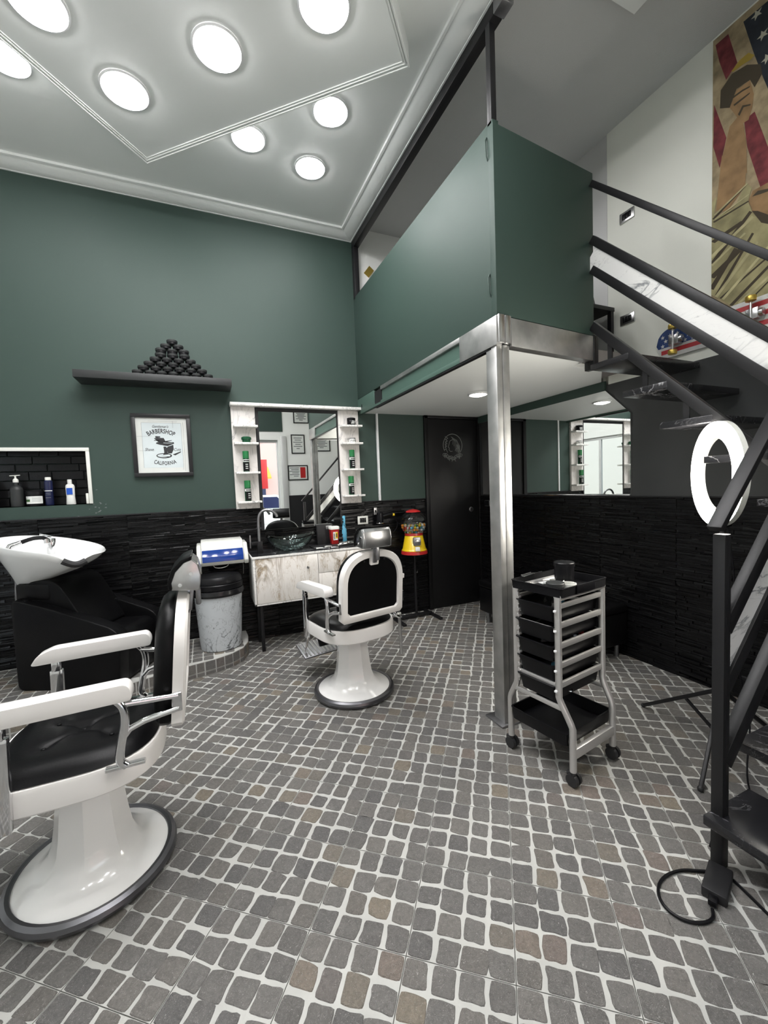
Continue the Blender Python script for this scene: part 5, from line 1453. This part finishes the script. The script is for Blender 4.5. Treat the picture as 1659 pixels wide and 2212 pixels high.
# power supply and its cable by the newel post
ad = thing('power_adapter', 'black power adapter with a looped cable on the floor by the stair post', 'adapter', (1.515, .785, .0022), R(10))
am = Matrix.Translation((1.515, .780, .0022)) @ Matrix.Rotation(R(20), 4, 'Z')
MB(am).box(-.070, .070, -.034, .034, 0, .034).build('brick', M['black_matte'], ad, bevel=.005)
MB(am).box(-.100, -.070, -.012, .012, .006, .026).build('plug', M['black_plastic'], ad, bevel=.003)
lp = [(1.415, .742), (1.385, .722), (1.335, .730), (1.292, .765), (1.285, .815), (1.320, .858), (1.385, .880), (1.465, .870), (1.520, .838), (1.560, .815)]
MB().tube([(x, y, .0075) for x, y in lp], .0050, 8, smooth=2).build('cable', M['black_plastic'], ad)
MB().tube([(1.578, .800, .016), (1.585, .770, .008), (1.570, .715, .007), (1.550, .650, .007), (1.52, .55, .007), (1.50, .40, .007)], .0048, 8, smooth=2).build('cable', M['black_plastic'], ad)

# ------------------------------------------------------------------ gumball machine
gx, gy = 2.000, 3.845
gm = thing('gumball_machine', 'red and yellow gumball machine on a black stand by the door', 'gumball machine', (gx, gy, .0022))
GZ = .690
def gl(name, prof, m, n=36): return MB().lathe(prof, n, (gx, gy, GZ)).build(name, M[m], gm)
gl('base_ring', [(.130, 0), (.140, .003), (.136, .034), (.128, .036)], 'red')
gl('body', [(.131, .036), (.133, .042), (.122, .058), (.095, .190), (.090, .196)], 'yellow')
gl('collar', [(.094, .196), (.097, .199), (.093, .226), (.086, .228)], 'red')
GC = Vector((gx, gy, GZ + .318)); GR = .139
gr = []
for r in (GR, GR - .003):
    zs = [-.68 + 1.56 * k / 16 for k in range(17)]
    ring = [[(GC.x + r * math.sqrt(1 - z * z) * math.cos(2 * math.pi * k / 36), GC.y + r * math.sqrt(1 - z * z) * math.sin(2 * math.pi * k / 36), GC.z + r * z) for k in range(36)] for z in zs]
    gr += ring if r == GR else list(reversed(ring))
MB().loft(gr, cap=False).build('globe', M['globe_glass'], gm, angle=80)
gl('lid', [(.074, .438), (.080, .440), (.070, .452), (.040, .464), (.001, .470)], 'red')
fn_ = Vector((-.22, -.975, 0)).normalized(); fsd = Vector((-fn_.y, fn_.x, 0))
GM = Matrix(((fsd.x, -fn_.x, 0, gx), (fsd.y, -fn_.y, 0, gy), (0, 0, 1, GZ), (0, 0, 0, 1)))
MB(GM).prism(rounded([(-.035, .098), (.035, .098), (.042, .140), (.036, .185), (-.036, .185), (-.042, .140)], .012), -.128, -.095, 'xz').build('coin_plate', M['dull_metal'], gm, bevel=.003)
MB(GM).cyl((0, -.128, .142), (0, -.145, .142), .022, n=20).build('crank', M['satin_metal'], gm, bevel=.003)
MB(GM).box(-.028, .028, -.152, -.144, .138, .147).build('crank_bar', M['satin_metal'], gm, bevel=.002)
MB(GM).prism([(-.024, .045), (.024, .045), (.020, .088), (-.020, .088)], -.152, -.112, 'xz').build('chute_door', M['fitting'], gm, bevel=.003)
gum = []
rg2 = random.Random(9); gcols = ['label_white', 'yellow', 'red', 'sky_blue', 'print_star', 'awning', 'cap_green', 'plaster_pink']
r0 = .0135; layers = 0; z = -.60 * GR
pts = []
while z < .0 * GR:
    rad = math.sqrt(max(0, (GR - .004) ** 2 - z * z)) - r0 - .001
    q = rad
    while q > 0:
        n = max(1, int(2 * math.pi * q / (2 * r0 * 1.06)))
        for k in range(n):
            a = 2 * math.pi * k / n + rg2.random() * .3 + layers
            if q > rad - 2.2 * r0 or z > -.02 * GR: pts.append((q * math.cos(a), q * math.sin(a), z + rg2.uniform(-.002, .002)))
        q -= 2 * r0 * 1.05
    z += r0 * 1.75; layers += 1
pts = [p for p in pts if p[1] < .045]
gmesh = {}
for c in gcols:
    me = MB().ball((0, 0, 0), r0, 10, 6).mesh('gumball'); me.materials.append(M[c]); gmesh[c] = me
gdesc = {'label_white': 'white', 'yellow': 'yellow', 'red': 'red', 'sky_blue': 'blue', 'print_star': 'beige', 'awning': 'orange', 'cap_green': 'green', 'plaster_pink': 'pink'}
for k, p in enumerate(pts[:290]):
    c = rg2.choice(gcols); o = bpy.data.objects.new('gumball', gmesh[c]); COL.objects.link(o)
    o.location = (GC.x + p[0], GC.y + p[1], GC.z + p[2])
    ly = 'lowest' if p[2] < -.055 else ('lower middle' if p[2] < -.025 else ('upper middle' if p[2] < .0 else 'top'))
    sd = 'far left' if p[0] < -.075 else ('left' if p[0] < -.025 else ('middle' if p[0] < .025 else ('right' if p[0] < .075 else 'far right')))
    dp = 'at the front' if p[1] < -.05 else 'further back'
    tag(o, '%s gumball in the %s layer, %s of the globe, %s' % (gdesc[c], ly, sd, dp), 'gumball', gdesc[c] + ' gumballs in the globe')
MB().cyl((gx, gy, .04), (gx, gy, GZ), .014, n=16).build('stand_pole', M['black_metal'], gm)
MB().lathe([(.05, -.012), (.06, -.008), (.06, 0), (.001, 0)], 24, (gx, gy, GZ - .002)).build('stand_plate', M['black_metal'], gm)
MB().box(1.765, 2.185, gy - .020, gy + .020, .020, .045).build('stand_bar', M['black_metal'], gm, bevel=.003)
for x in (1.765, 2.185): MB().box(x - .018, x + .018, gy - .20, gy + .150, .003, .026).build('stand_foot', M['black_metal'], gm, bevel=.003)

# ------------------------------------------------------------------ bench along the right wall
be = thing('bench', 'low black leather bench along the wall under the mirror', 'bench', (2.72, 2.78, .0022))
MB().box(2.50, 2.950, 2.14, 3.42, .115, .36).build('body', M['leather'], be, bevel=.015)
MB().box(2.495, 2.950, 2.135, 3.425, .362, .43).build('cushion', M['leather'], be, bevel=.020, seg=3)
for x in (2.55, 2.90):
    for y in (2.20, 3.34): MB().cyl((x, y, .003), (x, y, .116), .016, .021, n=14).build('leg', M['dull_metal'], be)

# ------------------------------------------------------------------ tiled plinth on the left
pz = .118
pc = [(.285, YB - .022), (.290, 3.86), (.275, 3.70), (.225, 3.575), (.130, 3.49), (.0, 3.435), (-.16, 3.40), (-.40, 3.33), (-.65, 3.225), (-.88, 3.11), (-1.12, 3.06), (-1.45, 3.08), (-1.85, 3.20), (XL + .01, 3.30), (XL + .01, YB - .022)]
pl = thing('plinth', 'low curved plinth faced with cobble tiles along the back wall', 'plinth', (-.6, 3.7, .0022))
MB().prism(pc, .0026, pz - .004).build('core', M['grout'], pl, smooth=False)
# walk along the curved face placing two courses of stones
edge = [Vector(p) for p in pc[:-1]]; dense = []
for a, b in zip(edge, edge[1:]):
    n = max(1, int((b - a).length / .01))
    dense += [a + (b - a) * k / n for k in range(n)]
dense.append(edge[-1])
acc = 0; last = 0; rp_ = random.Random(8)
k = 0; nst = 0
while k < len(dense) - 4 and nst < 140:
    ln_ = rp_.choice((6, 7, 7, 8)); e = min(len(dense) - 1, k + ln_)
    seg_ = dense[k:e + 1:2] if e - k > 2 else dense[k:e + 1]
    if seg_[-1] != dense[e]: seg_ = seg_ + [dense[e]]
    for z0, z1 in ((.008, .034), (.042, pz - .006)):
        outer = []; 
        for i_, p in enumerate(seg_):
            d = (seg_[min(i_ + 1, len(seg_) - 1)] - seg_[max(i_ - 1, 0)]).normalized(); nn = Vector((d.y, -d.x)) * -1
            t_ = i_ / max(1, len(seg_) - 1); q = p + d * (.005 if i_ == 0 else (-.005 if i_ == len(seg_) - 1 else 0))
            outer.append((q, nn))
        vs = [(q.x, q.y, z) for z in (z0, z1) for q, nn in outer] + [(q.x + nn.x * .004, q.y + nn.y * .004, z) for z in (z0 + .002, z1 - .002) for q, nn in outer]
        n = len(outer); fs = []
        for i_ in range(n - 1):
            fs.append((2 * n + i_, 2 * n + i_ + 1, 3 * n + i_ + 1, 3 * n + i_))
            fs.append((i_, i_ + 1, 2 * n + i_ + 1, 2 * n + i_)); fs.append((n + i_, n + i_ + 1, 3 * n + i_ + 1, 3 * n + i_))
        fs += [(0, n, 3 * n, 2 * n), (n - 1, 2 * n - 1, 4 * n - 1, 3 * n - 1)]
        MB().add(vs, fs).build('stone', M['cobble'], pl, smooth=False); nst += 1
    k = e
def in_poly(p, poly):
    r_ = False
    for i in range(len(poly)):
        a, b = poly[i - 1], poly[i]
        if (a[1] > p[1]) != (b[1] > p[1]) and p[0] < (b[0] - a[0]) * (p[1] - a[1]) / (b[1] - a[1]) + a[0]: r_ = not r_
    return r_
top_rest = MB(); ntop = 0
for i in range(-34, 6):
    for j in range(0, 14):
        x0, y0 = i * .08, 4.0 - j * .08
        q = [(x0 + .004, y0 - .074), (x0 + .076, y0 - .074), (x0 + .076, y0 - .004), (x0 + .004, y0 - .004)]
        if not all(in_poly(p, pc) for p in q): continue
        o2 = rounded(q, .012, 2); mbq = MB()
        stone_faces(mbq, o2, pz - .004, pz - .001)
        if x0 > -1.6 and ntop < 158: mbq.build('stone', M['cobble'], pl, smooth=False); ntop += 1
        else: stone_faces(top_rest, o2, pz - .004, pz - .001)
if top_rest.v: top_rest.build('small_stones', M['cobble'], pl, smooth=False)['kind'] = 'stuff'
PT = pz - .001

# waste bin
bx_, by_ = .065, 3.700
bn = thing('waste_bin', 'grey marbled waste bin with a black lid on the plinth', 'bin', (bx_, by_, PT))
def bl(name, prof, m, n=40, parent=None, sq=.92): return MB().lathe(prof, n, squash=sq).build(name, M[m], parent or bn, local=True)
bl('body', [(.150, 0), (.158, .006), (.163, .04), (.186, .440), (.186, .450)], 'bin_marble')
bl('bag_edge', [(.187, .448), (.198, .452), (.206, .468), (.200, .498), (.188, .505)], 'bag_black')
bl('lid_ring', [(.188, .505), (.196, .508), (.196, .545), (.190, .552)], 'black_plastic')
bl('lid', [(.186, .552), (.192, .556), (.190, .585), (.172, .608), (.10, .622), (.001, .626)], 'black_plastic')
# sterilizer cabinet on the wall above the bin
s0, s1, sy0, sy1, z0, z1 = -.083, .322, 3.70, YB - .028, .800, 1.000
stz = thing('uv_sterilizer', 'white tool sterilizer with a blue tinted door above the bin', 'sterilizer', ((s0 + s1) / 2, sy1, z0))
pf = [(sy1, z0), (sy0 + .02, z0), (sy0, z0 + .03), (sy0 + .015, z0 + .07), (sy0 + .10, z1 - .01), (sy0 + .14, z1), (sy1, z1)]
MB().prism(pf, s0 + .035, s1 - .035, 'yz').build('housing', M['white_plastic'], stz, bevel=.006)
for a, b in ((s0, s0 + .034), (s1 - .034, s1)):
    MB().prism([(sy1, z0 - .004), (sy0 + .01, z0 - .004), (sy0 - .012, z0 + .03), (sy0 + .002, z0 + .08), (sy0 + .09, z1 - .03), (sy1, z1 - .03)], a, b, 'yz').build('end_cap', M['white_plastic'], stz, bevel=.008, seg=3)
MB().prism([(sy0 - .006, z0 + .034), (sy0 + .008, z0 + .078), (sy0 + .082, z1 - .045), (sy0 + .090, z1 - .048), (sy0 + .02, z0 + .07), (sy0 + .004, z0 + .034)], s0 + .04, s1 - .04, 'yz').build('door', M['blue_window'], stz, bevel=.002)
MB().tube([(.04, 3.74, z0), (.05, 3.74, z0 - .022), (.10, 3.74, z0 - .030), (.15, 3.74, z0 - .018), (.16, 3.74, z0)], .0025, 6, smooth=2).build('hanging_cable', M['white_plastic'], stz)
MB().tube([(.29, 3.96, z0), (.295, 3.96, z0 - .06), (.292, 3.97, z0 - .14)], .0025, 6).build('cable', M['white_plastic'], stz)
MB().tube([(-.05, 3.97, z0), (-.06, 3.97, z0 - .10), (-.05, 3.98, z0 - .2)], .0025, 6, smooth=1).build('cable', M['white_plastic'], stz)

# ------------------------------------------------------------------ wash basin chair
WA = R(-25); wo = Vector((-.790, 3.600, PT))
wc = thing('wash_chair', 'black leather armchair of the hair washing station', 'chair', tuple(wo), WA)
AW, SW = .10, .30            # arm width, half inner width
def arm_prof(): return rounded([(-.36, 0), (.34, 0), (.37, .36), (.31, .415), (-.10, .56), (-.36, .63)], .05, 4)
for s, y0 in ((-1, -.27), (1, .17)):
    MB().prism(arm_prof(), y0, y0 + AW, 'xz').build('arm', M['leather'], wc, bevel=.018, seg=3, local=True)
MB().prism(rounded([(-.32, .0), (.33, .0), (.35, .33), (.31, .37), (-.05, .36), (-.32, .36)], .04), -.168, .168, 'xz').build('seat', M['leather'], wc, bevel=.012, local=True)
MB().prism(rounded([(-.10, .34), (.13, .36), (-.07, .70), (-.14, .745), (-.30, .73), (-.36, .58)], .05), -.200, .200, 'xz').build('backrest', M['leather'], wc, bevel=.02, seg=3, local=True)
MB().box(-.365, -.27, -.25, .25, .0, .62).build('back_box', M['leather'], wc, bevel=.02, local=True)
# bowl
WB = R(-24); bo = Vector((-1.01, 3.55, PT + .70))
wbw = thing('wash_basin', 'white ceramic hair washing bowl with a black neck rest', 'basin', tuple(bo), WB)
def rim(s, z, k, n=48, dip=1.0):
    t = 2 * math.pi * k / n; c, sn = math.cos(t), math.sin(t)
    x = (.36 if c > 0 else .31) * math.copysign(abs(c) ** .9, c) * s
    y = .265 * math.copysign(abs(sn) ** (.85 if c < 0 else 1.12), sn) * s
    tilt = -.07 * x / .36
    lipdip = -.055 * dip * math.exp(-((t - 5.62) / .26) ** 2)
    return (x, y, z + tilt + lipdip)
def brim(s, z, dip=1.0, ox=0): return [(p[0] + ox, p[1], p[2]) for p in (rim(s, z, k, dip=dip) for k in range(48))]
outer = [brim(.03, -.018, 0, -.215), brim(.14, .010, 0, -.190), brim(.40, .075, 0, -.120), brim(.70, .155, .2, -.050), brim(.91, .230, .7, -.012), brim(1.0, .275)]
inner = [brim(.985, .283), brim(.955, .276), brim(.90, .245, .8, -.005), brim(.74, .185, .3, -.02), brim(.50, .14, 0, -.04), brim(.2, .12, 0, -.05)]
MB().loft(outer + inner).build('bowl', M['ceramic'], wbw, local=True, angle=70)
nk = 5.62
npts = []
for k in range(9):
    t = nk - .20 + .40 * k / 8; c, sn = math.cos(t), math.sin(t)
    npts.append((.372 * abs(c) ** .9 * math.copysign(1, c), .275 * math.copysign(abs(sn) ** 1.12, sn), .262 - .07 * c - .050 * math.exp(-((t - nk) / .26) ** 2)))
MB().tube(npts, .021, 10).build('neck_rest', M['rubber'], wbw, local=True)
MB().cyl((-.06, .10, .20), (-.06, .10, .31), .027, n=20).build('mixer', M['chrome'], wbw, bevel=.004, local=True)
MB().beam((-.05, .10, .325), (-.12, .085, .345), .026, .014).build('mixer_lever', M['chrome'], wbw, bevel=.003, local=True)
MB().tube([(-.20, -.10, .245), (-.19, -.08, .285), (-.15, -.04, .305)], [.022, .014], 12).build('shower_socket', M['chrome'], wbw, local=True)
MB().tube([(-.16, -.045, .300), (-.11, .0, .325), (-.07, .04, .325), (-.055, .06, .31)], .014, 10, smooth=1).build('shower_handle', M['black_plastic'], wbw, local=True)
MB().cyl((-.060, .058, .315), (-.058, .062, .285), .018, .022, n=16).build('shower_head', M['chrome'], wbw, local=True)
MB().tube([(-.26, .02, .07), (-.29, .03, -.15), (-.28, .06, -.40), (-.24, .10, -.55)], .009, 8, smooth=2).build('drain_hose', M['dull_metal'], wbw, local=True)
MB().box(-.20, .04, -.07, .10, -.10, .02).build('mount', M['leather'], wbw, bevel=.02, local=True)
